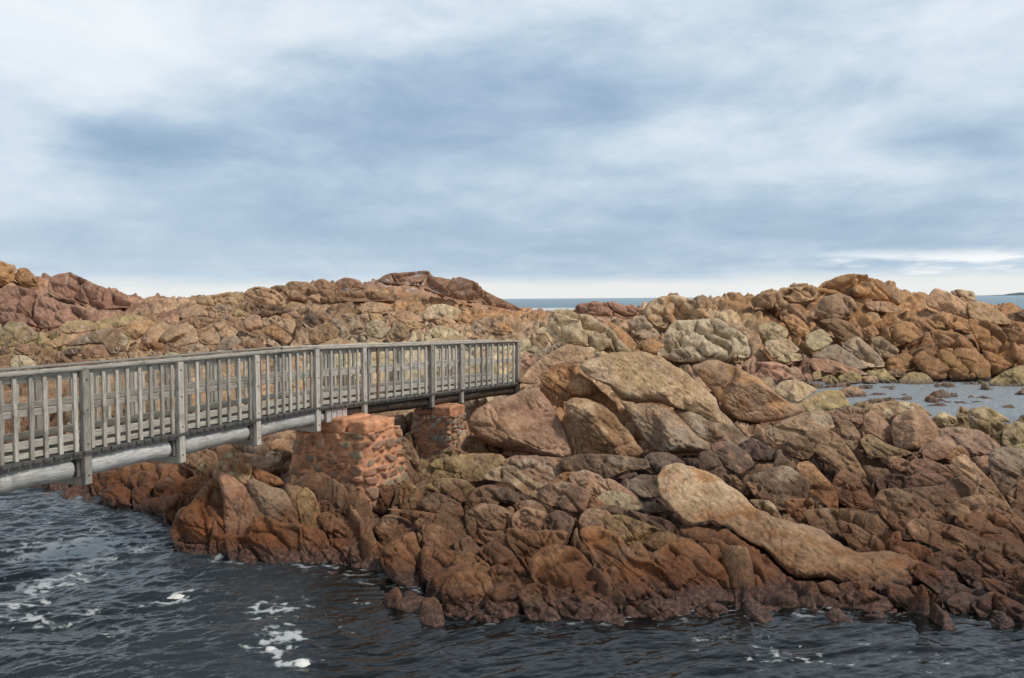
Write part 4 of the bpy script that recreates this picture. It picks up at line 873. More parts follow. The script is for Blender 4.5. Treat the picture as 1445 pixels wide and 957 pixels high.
    bi = ids.copy(); inner = (used & ~border).ravel(); bi[inner] = nfv + np.arange(inner.sum())
    V = np.concatenate([p[uf], Pb[inner]])
    gq = grid_quads(*X.shape)[cell.ravel()]
    Fq = ids[gq][:, ::-1]; Bq = bi[gq]
    gp = at(cx, cy, D0); base = np.array(TONE[tone]) * (.66 if D0 < 21 else .78) + bil(CG, np.array([gp[0] / gp[1]]), np.array([math.log(D0)]))[0] * (.34 if D0 < 21 else .22)
    if tone == 'w': base = np.array(TONE['w'])
    rngc = rng.uniform(.86, 1.14) * np.array([rng.uniform(.96, 1.05), 1, rng.uniform(.92, 1.06)])
    col = base * rngc * np.ones((len(p), 1))
    if 'c' in par or ca > .6: col = col * (.76 + .46 * rv[:, 1:2])
    t2 = par.get('t2')
    if t2:
        mk = sstep(-.02, .22, fbm(p / S * .8 + 30, 3, seed + 3))[:, None]; col = col * (1 - mk) + np.array(TONE[t2]) * mk
    colV = np.concatenate([col[uf], np.tile(base * rngc, (inner.sum(), 1))])
    ctr = V.mean(0); zmin = V[:, 2].min()
    org = np.array([ctr[0], ctr[1], zmin])
    me = mesh_np(name, V - org, np.concatenate([Fq, Bq]), True, colV)
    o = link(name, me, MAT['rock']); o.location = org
    return tag(o, label, cat)

def build_rocks():
    n = 0
    for line in ROCKS.strip().splitlines():
        if not line.strip() or line.startswith('#'): continue
        spec, label, pts = [x.strip() for x in line.split('|')]
        w = spec.split(); crop, tone = w[0], w[1]; name = {'o': 'boulder', 's': 'flat_rock', 'c': 'rock_outcrop', 'r': 'rock', 'p': 'stone'}[w[2]]
        par = {}
        for t in w[3:]:
            k_, v_ = t.split('='); par[k_] = v_ if k_ == 't2' else float(v_)
        ox, oy, s = CROPS[crop]
        poly = [(ox + float(a.split(',')[0]) * s, oy + float(a.split(',')[1]) * s) for a in pts.split()]
        cat = {'boulder': 'boulder', 'flat_rock': 'flat rock', 'rock_outcrop': 'rock outcrop', 'rock': 'rock', 'stone': 'stone'}[name]
        o = make_rock(name, poly, tone, label, cat, par, 100 + n); n += 1
        if o: o['group'] = {'1': 'rocks of the left hill and rubble slope', '9': 'rocks of the left hill and rubble slope', 'A': 'rocks of the left hill and rubble slope', '2': 'rocks of the central headland and its rubble',
            '3': 'big boulders past the landing and the crags behind them', 'C': 'big boulders past the landing and the crags behind them', '4': 'rocks of the far right outcrop and around the pool'}.get(crop, 'rocks seen behind the balusters' if 'balusters' in label else 'rocks of the foreground shelf')
    print('rocks', n)
# ------------------------------------------------------------------ footbridge
def box_bm(V, F, o, ax, ay, az, hx, hy, hz):
    o, ax, ay, az = (np.array(v, float) for v in (o, ax, ay, az)); n = len(V)
    for sx, sy, sz in ((-1, -1, -1), (1, -1, -1), (1, 1, -1), (-1, 1, -1), (-1, -1, 1), (1, -1, 1), (1, 1, 1), (-1, 1, 1)):
        V.append(o + ax * hx * sx + ay * hy * sy + az * hz * sz)
    F += [[n + i for i in f] for f in ((0, 3, 2, 1), (4, 5, 6, 7), (0, 1, 5, 4), (1, 2, 6, 5), (2, 3, 7, 6), (3, 0, 4, 7))]

def solid(name, V, F, mat, parent, org=None, rz=0.0, bev=.006):
    """mesh in its own frame (origin org, turned rz about z) so that the grain follows the timber"""
    V = np.array(V, float); org = V.mean(0) if org is None else np.array(org, float)
    c, s = math.cos(-rz), math.sin(-rz); L = V - org
    L = np.stack([L[:, 0] * c - L[:, 1] * s, L[:, 0] * s + L[:, 1] * c, L[:, 2]], 1)
    me = bpy.data.meshes.new(name); me.from_pydata(L.tolist(), [], F); me.update()
    o = link(name, me, mat, parent); o.location = org if parent is None else org - np.array(parent.location); o.rotation_euler = (0, 0, rz)
    if bev:
        b = o.modifiers.new('edge', 'BEVEL'); b.width = bev; b.segments = 1; b.limit_method = 'ANGLE'
    return o

RAIL_H = 1.10
def cap_pt(px, py, H):
    """top of the near handrail from its height in the picture"""
    D = 1.15 * F_PX / H; return at(px, py, D)
K0 = cap_pt(0, 526, 135); K1 = cap_pt(443, 490, 88); K2 = cap_pt(729, 480, 62)
dirL = (K1 - K0) / np.linalg.norm((K1 - K0)[:2]); KL = K0 - dirL * 3.2; KL[2] = K0[2] - .01
dirR = (K2 - K1) / np.linalg.norm((K2 - K1)[:2])
PATH = [KL, K1, K2]                                   # near handrail top line
def on_path(px):
    """point of the near rail line seen in pixel column px (approx.), and the span it lies on"""
    for i in (0, 1):
        a, b = PATH[i], PATH[i + 1]
        lo, hi = 0.0, 1.0
        u = (px - 722.5) / F_PX
        fa = a[0] - u * a[1]; fb = b[0] - u * b[1]
        t = fa / (fa - fb)
        if t <= 1.0001 or i == 1: return a + (b - a) * t, i
WID = .80
def frame_of(i):
    d = PATH[i + 1] - PATH[i]; d = d / np.linalg.norm(d); dh = np.array([d[0], d[1], 0]); dh /= np.linalg.norm(dh)
    n = np.array([dh[1], -dh[0], 0])                  # towards the near side
    return d, dh, n

bridge = empty('footbridge', (K1[0], K1[1], 1.0))
tag(bridge, 'grey weathered timber footbridge with balustrades, bending once on its way over the inlet', 'footbridge')
UP = np.array([0, 0, 1.0])
posts_px = [-175, 0 - 22, 113, 248, 357, 443, 510, 606, 648, 728]
nb = [6, 6, 8, 7, 8, 5, 8, 4, 10]
POSTS = [on_path(p) for p in posts_px]
far_parts = []
def post(p, i, near, low):
    d, dh, n = frame_of(i); side = 1 if near else -1
    base = p + n * (0 if near else -WID)
    V, F = [], []
    top = base[2] - .045; bot = base[2] - RAIL_H - low
    c = np.array([base[0], base[1], 0]) + n * side * .045
    box_bm(V, F, c + UP * (top + bot) / 2, dh, n, UP, .056, .04, (top - bot) / 2)
    rz = math.atan2(dh[1], dh[0]) - math.pi / 2
    o = solid('post', V, F, MAT['rail'], bridge, rz=rz)
    o_loc = np.array(o.location) + np.array(bridge.location)
    cz, sz = math.cos(-rz), math.sin(-rz)
    for zz_ in (top - .12, top - .52, bot + .12, base[2] - RAIL_H + .08):
        q = c + n * side * .042
        V, F = [], []
        w = np.array([q[0], q[1], zz_]) + dh * random.uniform(-.01, .01)
        box_bm(V, F, (0, 0, 0), (1, 0, 0), (0, 1, 0), UP, .006, .010, .010)
        b_ = solid('bolt', V, F, MAT['metal'], o, org=(0, 0, 0), bev=0)
        L = w - o_loc; b_.location = (L[0] * cz - L[1] * sz, L[0] * sz + L[1] * cz, L[2])
for k, (p, i) in enumerate(POSTS):
    low = .46 if posts_px[k] < 460 else (.40 if posts_px[k] < 520 else .33)
    post(p, i, True, low); post(p, i, False, .30)

def baluster_VF(c, n, dh, z0, z1, side):
    V, F = [], []
    o = c + n * side * .020
    box_bm(V, F, np.array([o[0], o[1], (z0 + z1) / 2]), dh, n, UP, .027, .0185, (z1 - z0) / 2)
    # chamfered head: the outer top edge is cut
    for v in V[4:8]:
        if ((v - o) @ n) * side > 0: v[2] -= .03
    return V, F
far_list = []
for k in range(len(POSTS) - 1):
    (a, i), (b, j) = POSTS[k], POSTS[k + 1]
    d, dh, n = frame_of(i if i == j or k < 5 else 0)
    d, dh, n = frame_of(0 if posts_px[k] < 440 else 1)
    rz = math.atan2(dh[1], dh[0]) - math.pi / 2
    N_ = nb[k]
    for q in range(N_):
        t = (q + .62 + random.uniform(-.06, .06)) / (N_ + .25); p = a + (b - a) * t
        z1 = p[2] - .055 + random.uniform(-.012, .012); z0 = p[2] - RAIL_H - .01 + random.uniform(-.02, .02)
        jit = dh * random.uniform(-.006, .006)
        V, F = baluster_VF(p + jit + n * .0, n, dh, z0, z1, 1)
        brown = (k == 6 and q == 1) or (k == 4 and q == 0)
        o = solid('baluster', V, F, MAT['brownwood' if brown else 'rail'], bridge, rz=rz, bev=.004)
        o.rotation_euler.z += random.uniform(-.05, .05)
        if brown: o['label'] = 'brown baluster, less weathered than the grey ones'
        pf = a + (b - a) * ((q + .5) / N_) - n * WID
        far_list.append((pf, n, dh, z0, z1, rz))
# the far balustrade: the pickets that show best as parts, the rest as one mesh
near_count = sum(nb)
order = [x for x in far_list]
show = set(range(16, 16 + (100 - near_count)))
V2, F2 = [], []
for q, (pf, n, dh, z0, z1, rz) in enumerate(order):
    V, F = baluster_VF(pf, n, dh, z0, z1, -1)
    if q in show: solid('baluster', V, F, MAT['rail'], bridge, rz=rz, bev=.004)
    else:
        m = len(V2); V2 += V; F2 += [[m + x for x in f] for f in F]
tag(solid('balusters', V2, F2, MAT['rail'], bridge, bev=0), kind='stuff')

def beam_along(name, i, t0, t1, offn, z, hw, hh, mat, ends=0.0, bev=.006):
    """a board along span i, offn metres towards the near side of the rail line, z below the handrail top"""
    a, b = PATH[i], PATH[i + 1]; d, dh, n = frame_of(i)
    p = a + (b - a) * t0; q = a + (b - a) * t1; L = np.linalg.norm(q - p)
    V, F = [], []
    box_bm(V, F, (p + q) / 2 + n * offn - UP * z, d, n, np.cross(d, n) * -1 if np.cross(d, n)[2] < 0 else np.cross(d, n), L / 2 + ends, hw, hh)
    return solid(name, V, F, mat, bridge, rz=math.atan2(dh[1], dh[0]) - math.pi / 2, bev=bev)
for i in (0, 1):
    for side, off in ((1, 0.0), (-1, -WID)):
        beam_along('handrail', i, 0, 1, off + .01 * side, .016, .070, .014, MAT['board'], .02)
        beam_along('top_rail', i, 0, 1, off - .022 * side, .092, .021, .048, MAT['board'])
        beam_along('mid_rail', i, 0, 1, off - .022 * side, .52, .021, .045, MAT['board'])
        beam_along('bottom_rail', i, 0, 1, off - .022 * side, .915, .021, .050, MAT['board'])
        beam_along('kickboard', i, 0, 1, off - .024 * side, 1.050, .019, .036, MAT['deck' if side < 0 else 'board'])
# deck: every plank lies across
for i in (0, 1):
    a, b = PATH[i], PATH[i + 1]; d, dh, n = frame_of(i); L = np.linalg.norm(b - a); V, F = [], []
    nP = int(L / .145)
    for k in range(nP):
        c = a + (b - a) * ((k + .5) / nP) - n * (WID / 2 - .03 + random.uniform(-.02, .012)) - UP * (RAIL_H + .028 + random.uniform(-.004, .004))
        box_bm(V, F, c, d, n, UP, .066, WID / 2 + .07, .021)
    if i == 1:
        for k in range(3):                             # landing boards past the end post
            c = b + d * (.10 + .16 * k) - n * (WID / 2) - UP * (RAIL_H + .03); box_bm(V, F, c, d, n, UP, .07, WID / 2 + .06, .021)
    solid('deck', V, F, MAT['deck'], bridge, rz=math.atan2(dh[1], dh[0]) - math.pi / 2, bev=.004)
    for off in (.02, -WID - .0):                       # edge board under the planks' ends
        beam_along('edge_board', i, 0, 1, off, RAIL_H + .077, .03, .024, MAT['deck'])

def log(name, p, q, r0, r1, mat, seed, rz, dome=.5):
    nr, ns = 28, 40; rng = np.random.RandomState(seed)
    ax = q - p; L = np.linalg.norm(ax); ax = ax / L; s = np.cross(ax, UP); s /= np.linalg.norm(s); w = np.cross(s, ax)
    V = []
    for k in range(ns + 1):
        t = k / ns; r = r0 + (r1 - r0) * t
        for a in range(nr):
            th = 2 * math.pi * a / nr
            V.append((t, th, r))
    V = np.array(V); t, th, r = V.T
    end = np.minimum(t, 1 - t) * L
    r = r * np.sqrt(np.clip(1 - (1 - np.clip(end / (r0 * dome), 0, 1)) ** 2, .12, 1))
    base = p + ax * (t * L)[:, None]
    dirv = s * np.cos(th)[:, None] + w * np.sin(th)[:, None]
    pp = base + dirv * r[:, None]
    nz = fbm(np.c_[pp * np.array([1.5, 1.5, 1.5]) + seed, ][:, :3], 3, seed) * .05 + fbm(pp * 9 + seed, 2, seed + 4) * .012
    bow = np.sin(t * math.pi) * .02
    pp = pp + dirv * (nz * np.clip(end / .1, .2, 1))[:, None] + UP * bow[:, None]
    F = []
    for k in range(ns):
        for a in range(nr): F.append([k * nr + a, k * nr + (a + 1) % nr, (k + 1) * nr + (a + 1) % nr, (k + 1) * nr + a])
    F.append(list(range(nr))[::-1]); F.append([ns * nr + a for a in range(nr)])
    o = solid(name, pp, F, mat, bridge, rz=rz, bev=0)
    for f in o.data.polygons: f.use_smooth = True
    return o
zl = RAIL_H + .235
for k in range(5):
    (a, i), (b, j) = POSTS[k], POSTS[k + 1]; d, dh, n = frame_of(0); rz = math.atan2(dh[1], dh[0]) - math.pi / 2
    off = -n * .10 - UP * zl
    log('log_beam', a + off + d * .06, b + off - d * (.13 if k < 4 else -.28), .15, .14, MAT['log'], 40 + k, rz)
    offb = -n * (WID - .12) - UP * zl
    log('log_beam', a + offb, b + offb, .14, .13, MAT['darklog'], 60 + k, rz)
d, dh, n = frame_of(1); rz = math.atan2(dh[1], dh[0]) - math.pi / 2
P = {px: on_path(px)[0] for px in (443, 478, 510, 606, 648, 728)}
for k, (u, v) in enumerate(((478, 606), (606, 728))):
    off = -n * .12 - UP * (RAIL_H + .215)
    log('log_beam', P[u] + off + d * .02, P[v] + off + d * (.02 if k == 0 else .35), .125, .115, MAT['darklog'], 80 + k, rz, .25)
    log('log_beam', P[u] - n * (WID - .1) - UP * (RAIL_H + .215), P[v] - n * (WID - .1) - UP * (RAIL_H + .215), .12, .11, MAT['darklog'], 90 + k, rz, .25)
# cross beams under the logs at each post, and the dark inner cheek of each post
for k, (p, i) in enumerate(POSTS):
    d, dh, n = frame_of(i); rz = math.atan2(dh[1], dh[0]) - math.pi / 2; px = posts_px[k]
    low = .42 if px < 460 else .30
    zc = p[2] - RAIL_H - low
    V, F = [], []
    box_bm(V, F, np.array([p[0], p[1], zc]) - n * (WID / 2 - .02), dh, n, UP, .045, WID / 2 + .03, .055)
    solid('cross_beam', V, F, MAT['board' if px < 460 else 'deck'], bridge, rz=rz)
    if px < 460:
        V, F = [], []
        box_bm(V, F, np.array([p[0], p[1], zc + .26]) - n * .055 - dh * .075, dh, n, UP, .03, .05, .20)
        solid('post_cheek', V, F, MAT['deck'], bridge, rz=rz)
# packing boards between deck and wide pier
a = on_path(457)[0]; b = on_path(486)[0]
V, F = [], []
for k in range(4):
    c = a + (b - a) * ((k + .5) / 4); w = np.linalg.norm(b - a) / 8 * .9
    box_bm(V, F, c + n * .0 - UP * (RAIL_H + .215), d, n, UP, w, .03 + .004 * k, .115)
solid('packing_boards', V, F, MAT['log'], bridge, rz=rz)

# ------------------------------------------------------------------ masonry piers
def pier(corner, w, l, z0, z1, cell, seed, label, mortar, stones, taper=.10, relief=.05, capspec=()):
    """battered block: near corner at the top, w across the bridge (to the left), l along it; stones bedded in mortar"""
    d, dh, n = frame_of(1)
    root = empty('stone_pier', (corner[0], corner[1], z0)); tag(root, label, 'stone pier', 'masonry piers under the footbridge')
    ctr = np.array([corner[0], corner[1], 0]) + (-n) * w / 2 + dh * l / 2
    per = [(-.5, .5), (-.5, -.5), (.5, -.5), (.5, .5)]     # (across: -n.., along)
    cs = 6 / 150
    hgt = z1 - z0; nz = int(hgt / .017); 
    ring = []
    pts = [(-w / 2, l / 2), (-w / 2, -l / 2), (w / 2, -l / 2), (w / 2, l / 2)]
    tot = 0
    rr = .16
    for k in range(4):
        p, q = np.array(pts[k]), np.array(pts[(k + 1) % 4]); L = np.linalg.norm(q - p); m = int(L / .017)
        for t in range(m): ring.append((*(p + (q - p) * t / m), *( (q - p) / L)))
    ring = np.array(ring); xy = ring[:, :2]
    # round the arrises
    dd = np.minimum(np.abs(np.abs(xy[:, 0]) - w / 2) * 0 + np.maximum(0, rr - (w / 2 - np.abs(xy[:, 0]))), 9); ee = np.maximum(0, rr - (l / 2 - np.abs(xy[:, 1])))
    rad = np.sqrt(dd ** 2 + ee ** 2); ex = np.maximum(0, rad - rr)
    nrm = np.stack([np.sign(xy[:, 0]) * dd, np.sign(xy[:, 1]) * ee], 1); nrm /= np.linalg.norm(nrm, axis=1, keepdims=True) + 1e-9
    xy = xy - nrm * ex[:, None]
    Z = np.linspace(z1, z0, nz)
    sc = 1 + taper * (z1 - Z) / hgt * (1 + .5 * ((z1 - Z) / hgt) ** 2)
    X = xy[None, :, 0] * (1 + (sc[:, None] - 1) * 1.0); Y = xy[None, :, 1] * (1 + (sc[:, None] - 1) * 1.4)
    NX = np.broadcast_to(nrm[None, :, 0], X.shape); NY = np.broadcast_to(nrm[None, :, 1], X.shape)
    Zg = np.broadcast_to(Z[:, None], X.shape)
    wp = ctr[None, None] + (-n)[None, None] * -X[..., None] * -1 + dh[None, None] * Y[..., None] + UP[None, None] * Zg[..., None]
    wn = (-n)[None, None] * NX[..., None] + dh[None, None] * NY[..., None]
    p = wp.reshape(-1, 3).astype(np.float32)
    ctmp = np.stack([X.ravel(), Y.ravel(), Zg.ravel()], 1)
    wrp = np.stack([perlin(ctmp * 3.1, seed), perlin(ctmp * 3.1, seed + 1), perlin(ctmp * 3.1, seed + 2)], 1) * .09
    f1, f2, rv, ov = voronoi((ctmp + wrp) / np.array(cell), seed, .62)
    e = f2 - f1
    th = .05 + .12 * min(stones, 1) * rv[:, 0] + (.16 * (rv[:, 0] > .8) if stones > 1.5 else 0)
    mask = sstep(th, th + .10, e + perlin(ctmp * 14, seed + 5) * .10)
    h = mask * relief * (.5 + .8 * rv[:, 1]) + fbm(ctmp * 11, 4, seed) * .022 + fbm(ctmp * 2.2, 3, seed + 7) * .06
    p = p + wn.reshape(-1, 3) * h[:, None]
    pal = np.array([(.27, .22, .165), (.33, .29, .23), (.32, .19, .12), (.21, .17, .13), (.36, .27, .17), (.27, .25, .21)])
    if stones > 1.5: pal = np.array([(.34, .19, .12), (.28, .17, .105), (.38, .2, .12), (.30, .245, .16), (.27, .14, .085), (.37, .25, .155)])
    sc_ = pal[(rv[:, 2] * 5.99).astype(int)] * (.8 + .4 * rv[:, 1:2])
    col = np.array(mortar)[None] * (.85 + .3 * sstep(-.3, .3, perlin(ctmp * 5, 3)))[:, None] * (1 - mask[:, None]) + sc_ * mask[:, None]
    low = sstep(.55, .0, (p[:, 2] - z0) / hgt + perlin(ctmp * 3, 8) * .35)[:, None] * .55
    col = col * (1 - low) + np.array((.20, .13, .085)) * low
    nr_ = len(xy); first = p[:nr_]; cen = np.array([ctr[0], ctr[1], z1])
    caps = [np.c_[cen[:2] + (first[:, :2] - cen[:2]) * f_, np.full(nr_, z1 - .004)] for f_ in (.02, .5, .93)]
    V = np.concatenate(caps + [p]); col = np.concatenate([np.tile(mortar, (nr_ * 3, 1)), col])
    i = np.arange((nz + 3) * nr_).reshape(nz + 3, nr_); j = np.roll(i, -1, 1)
    Q = np.stack([i[:-1], i[1:], j[1:], j[:-1]], -1).reshape(-1, 4)
    me = mesh_np('masonry', V - np.array(root.location), Q, True, col)
    o = link('masonry', me, MAT['masonry'], root)
    for (x0, x1, y0, y1, h0, h1, sd) in capspec:
        slab_cap(root, ctr, n, dh, x0, x1, y0, y1, z1 + h0, z1 + h1, sd, mortar)
    return root

def slab_cap(root, ctr, n, dh, x0, x1, y0, y1, za, zb, sd, c):
    """rough cement block: a rounded box, displaced"""
    k = 26; g = np.linspace(-1, 1, k); V, Q = [], []
    for ax in range(3):
        for s in (-1, 1):
            A, B = np.meshgrid(g, g); P = np.zeros((k, k, 3)); P[..., ax] = s; P[..., (ax + 1) % 3] = A if s > 0 else -A; P[..., (ax + 2) % 3] = B
            b = len(V) * k * k; V.append(P.reshape(-1, 3)); Q.append(grid_quads(k, k) + b)
    V = np.concatenate(V); Q = np.concatenate(Q)
    hs = np.array([(x1 - x0) / 2, (y1 - y0) / 2, (zb - za) / 2]); r = .05
    P = V * hs; core = np.clip(P, -(hs - r), hs - r); dv = P - core; dl = np.linalg.norm(dv, axis=1, keepdims=True)
    P = core + dv / np.maximum(dl, 1e-9) * np.minimum(dl, r)
    nn = V / np.linalg.norm(V, axis=1, keepdims=True)
    P = P + nn * (fbm(P * 3.5 + sd, 3, sd) * .09 + fbm(P * 14, 3, sd) * .022)[:, None]
    W = ctr + (-n) * (P[:, :1] + (x0 + x1) / 2) + dh * (P[:, 1:2] + (y0 + y1) / 2) + UP * (P[:, 2:] + (za + zb) / 2)
    col = np.array(c)[None] * (.85 + .35 * sstep(-.3, .3, fbm(P * 4, 3, sd)))[:, None]
    me = mesh_np('cap_block', W - np.array(root.location), Q, True, col)
    o = link('cap_block', me, MAT['render'], root)
    w_ = o.modifiers.new('weld', 'WELD'); w_.merge_threshold = .004
ORANGE = (.60, .285, .15)
c1 = at(514, 590, 16.35); c1z = at(514, 612, 16.35)[2]
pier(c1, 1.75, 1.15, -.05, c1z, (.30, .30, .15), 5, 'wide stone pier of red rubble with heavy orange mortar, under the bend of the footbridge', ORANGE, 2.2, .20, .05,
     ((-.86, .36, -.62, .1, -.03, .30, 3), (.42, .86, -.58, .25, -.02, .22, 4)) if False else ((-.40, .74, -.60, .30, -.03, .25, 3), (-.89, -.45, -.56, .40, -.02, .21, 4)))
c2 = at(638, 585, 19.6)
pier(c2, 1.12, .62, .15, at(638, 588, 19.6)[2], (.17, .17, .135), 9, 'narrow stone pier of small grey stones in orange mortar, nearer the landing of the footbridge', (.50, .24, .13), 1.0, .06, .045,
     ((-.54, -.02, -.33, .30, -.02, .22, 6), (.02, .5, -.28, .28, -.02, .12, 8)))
# ------------------------------------------------------------------ water
def foam_field(x, y):
    """patches of drifting foam on the inlet"""
    p = np.stack([x, y, np.zeros_like(x)], 1)
    f = np.zeros(len(x))
    n1 = fbm(p * np.array([1.2, 1.9, 1]), 5, 71, .62); n2 = fbm(p * np.array([2.6, 4.2, 1.]) + 9, 4, 73, .6)
    web = 1 - np.abs(fbm(p * np.array([1.6, 2.6, 1]) + 4, 4, 75, .6)) * 5
    for px, py, wx, wy, amt in ((95, 780, 100, 26, 1.02), (55, 830, 60, 22, .75), (40, 880, 90, 20, .55), (235, 850, 38, 12, .85), (385, 915, 48, 28, .74), (410, 945, 50, 12, .85), (120, 870, 60, 16, .55), (380, 870, 60, 20, .55), (1060, 915, 80, 22, .48), (1150, 935, 110, 16, .52), (1300, 935, 110, 22, .38), (160, 905, 60, 16, .4), (30, 855, 50, 30, .6), (470, 880, 60, 30, .3)):
        D = 4 * F_PX / (py - 427 + .0073 * px); X = (px - 722.5) / F_PX * D
        sx = wx * D / F_PX; sy = wy * D * D / (4 * F_PX)
        g = np.exp(-(((x - X) / sx) ** 2 + ((y - D) / sy) ** 2) * .9)
        f = np.maximum(f, g * amt)
    n3 = fbm(p * np.array([5.5, 8, 1.]) + 3, 3, 74, .6)
    lace = np.clip(1 - np.abs(fbm(p * np.array([2.1, 3.3, 1.]) + n1[:, None] * .8 + 11, 4, 76, .62)) * 5.5, 0, 1)
    v = f * 1.05 - .98 + lace * .62 + n2 * .9 + n3 * 1.0 + n1 * .5
    sp = fbm(p * 9, 2, 79); dots = sstep(.36, .42, sp) * sstep(.1, .5, f + .22) * .8
    return np.clip(sstep(.03, .32, v) * .72 * (f > .05) + dots * .7, 0, 1)

def build_water():
    u = np.concatenate([np.linspace(-2.2, -.7, 90)[:-1], np.linspace(-.7, .7, 1000), np.linspace(.7, 2.2, 90)[1:]])
    v = np.concatenate([np.exp(np.linspace(math.log(2.2), math.log(8.8), 60))[:-1], np.exp(np.linspace(math.log(8.8), math.log(20), 560))[:-1], np.exp(np.linspace(math.log(20), math.log(60), 120))])
    U, D = np.meshgrid(u, v); X = U * D; Y = D
    p = np.stack([X.ravel(), Y.ravel(), np.zeros(X.size)], 1).astype(np.float32)
    c, s = math.cos(.35), math.sin(.35); q = np.stack([p[:, 0] * c + p[:, 1] * s, -p[:, 0] * s + p[:, 1] * c, p[:, 2]], 1)
    wq = q + np.stack([perlin(q * .7, 3), perlin(q * .7, 4), np.zeros(len(q))], 1) * .6
    z = (1 - np.abs(fbm(wq * np.array([.75, 1.5, 1]), 4, 81, .5)) * 3.2) * .085 + fbm(q * np.array([1.7, 3.2, 1]), 4, 85, .55) * .090 + fbm(q * np.array([.35, .6, 1]), 2, 87) * .06
    z = z * (1 - .3 * sstep(22, 32, p[:, 1]))
    swell = 1 - .62 * sstep(-.30, -.16, p[:, 0] / p[:, 1]) * sstep(22, 18, p[:, 1])
    z = z * swell
    p[:, 2] = z - .045
    fo = foam_field(p[:, 0].astype(float), p[:, 1].astype(float))
    gz = ground_z(p[:, 0].astype(float), np.clip(p[:, 1], 3.6, 110).astype(float))
    sh = sstep(-.55, -.05, gz) * sstep(.5, .15, gz) * sstep(24, 20, p[:, 1])
    fo = np.clip(fo + sh * sstep(.08, .28, fbm(p * np.array([4., 7, 1], np.float32) + 31, 4, 99, .65)) * .55, 0, 1)
    p[:, 2] += fo * .008
    me = mesh_np('sea_water', p, grid_quads(len(v), len(u)), True, None, {'foam': fo, 'swell': swell})
    tag(link('sea_water', me, MAT['water']), kind='structure')
    # open sea out to the horizon
    u = np.linspace(-2.2, 2.2, 240); v = np.exp(np.linspace(math.log(60), math.log(60000), 420)); U, D = np.meshgrid(u, v)
    p = np.stack([(U * D).ravel(), D.ravel(), np.full(D.size, -.06)], 1)
    n = fbm((p * np.array([.028, .075, 1])).astype(np.float32), 5, 91, .62)
    # a line of breakers off the gap between the headlands
    yb = 300 + 25 * perlin((p * np.array([.02, 0, 0])).astype(np.float32), 95)
    br = np.exp(-((p[:, 1] - yb) / 42) ** 2) * sstep(-9, 4, p[:, 0]) * sstep(46, 26, p[:, 0])
    fo = sstep(.22, .5, br * .95 + n * .9) * (br > .03)
    yb2 = np.exp(-((p[:, 0] - 1.5) / 2.2) ** 2 - ((p[:, 1] - 150) / 22) ** 2); fo = np.maximum(fo, sstep(.2, .5, yb2 + n * .5) * (yb2 > .05))
    caps = sstep(.30, .36, fbm((p * np.array([.02, .06, 1])).astype(np.float32) + 7, 4, 97, .65)) * (p[:, 1] < 900) * .5; fo = np.maximum(fo, caps)
    p[:, 2] += fo * .5
    me = mesh_np('open_sea', p, grid_quads(len(v), 240), True, None, {'foam': fo, 'swell': np.ones(len(p))})
    tag(link('open_sea', me, MAT['water']), kind='structure')

def build_foam_clumps():
    for k, (px, py, w, h, lab) in enumerate(((241, 847, 12, .035, 'yellowish white clot of foam afloat alone, midway between the left edge and the rocks'), (372, 925, 9, .045, 'smaller of two thick foam clots afloat at the bottom edge of the view'), (416, 945, 13, .055, 'larger of two thick foam clots afloat at the bottom edge of the view'), (98, 794, 9, .03, 'cream clot of foam in the widest foam patch, left side of the inlet'))):
        D = 4 * F_PX / (py - 427 + .0073 * px); X = (px - 722.5) / F_PX * D; r = w * D / F_PX
        th = np.linspace(0, 2 * math.pi, 40, endpoint=False); V = []; nr = 10
        for a in range(nr + 1):
            t = a / nr
            for q in th:
                rr = r * t * (1 + .35 * float(perlin(np.array([[math.cos(q) * 1.3 + k * 5, math.sin(q) * 1.3, 0]]), 5)[0] * 2))
                V.append((rr * math.cos(q) * 1.15, rr * math.sin(q) * .85, h * (1 - t ** 2.2) + .012 * float(perlin(np.array([[math.cos(q) * 4 * t, math.sin(q) * 4 * t, k]]), 6)[0])))
        i = np.arange((nr + 1) * 40).reshape(nr + 1, 40); j = np.roll(i, -1, 1)
        Q = np.stack([i[:-1], i[1:], j[1:], j[:-1]], -1).reshape(-1, 4)
        me = mesh_np('foam_clot', np.array(V), Q, True); o = link('foam_clot', me, MAT['foam']); o.location = (X, D, -.01)
        tag(o, lab, 'sea foam')

def build_far_headland():
    xs = np.linspace(-1, 1, 90); prof = np.interp(xs, [-1, -.75, -.62, -.5, -.2, .2, 1], [0, .25, .5, .42, .75, 1, 1.1]); D = 9000
    X0 = (1392 - 722.5) / F_PX * D; W = 900; V = []
    for a, (dy, hh) in enumerate(((-150, 0), (-60, .6), (0, 1), (120, .8), (300, 0))):
        for x, h in zip(xs, prof): V.append((X0 + (x + 1) * W, D + dy * (1 + x * .3), -2 + 60 * h * hh + 3 * math.sin(x * 21 + a)))
    me = mesh_np('distant_headland_hill', np.array(V), grid_quads(5, 90), True)
    tag(link('distant_headland_hill', me, MAT['headland']), kind='structure')

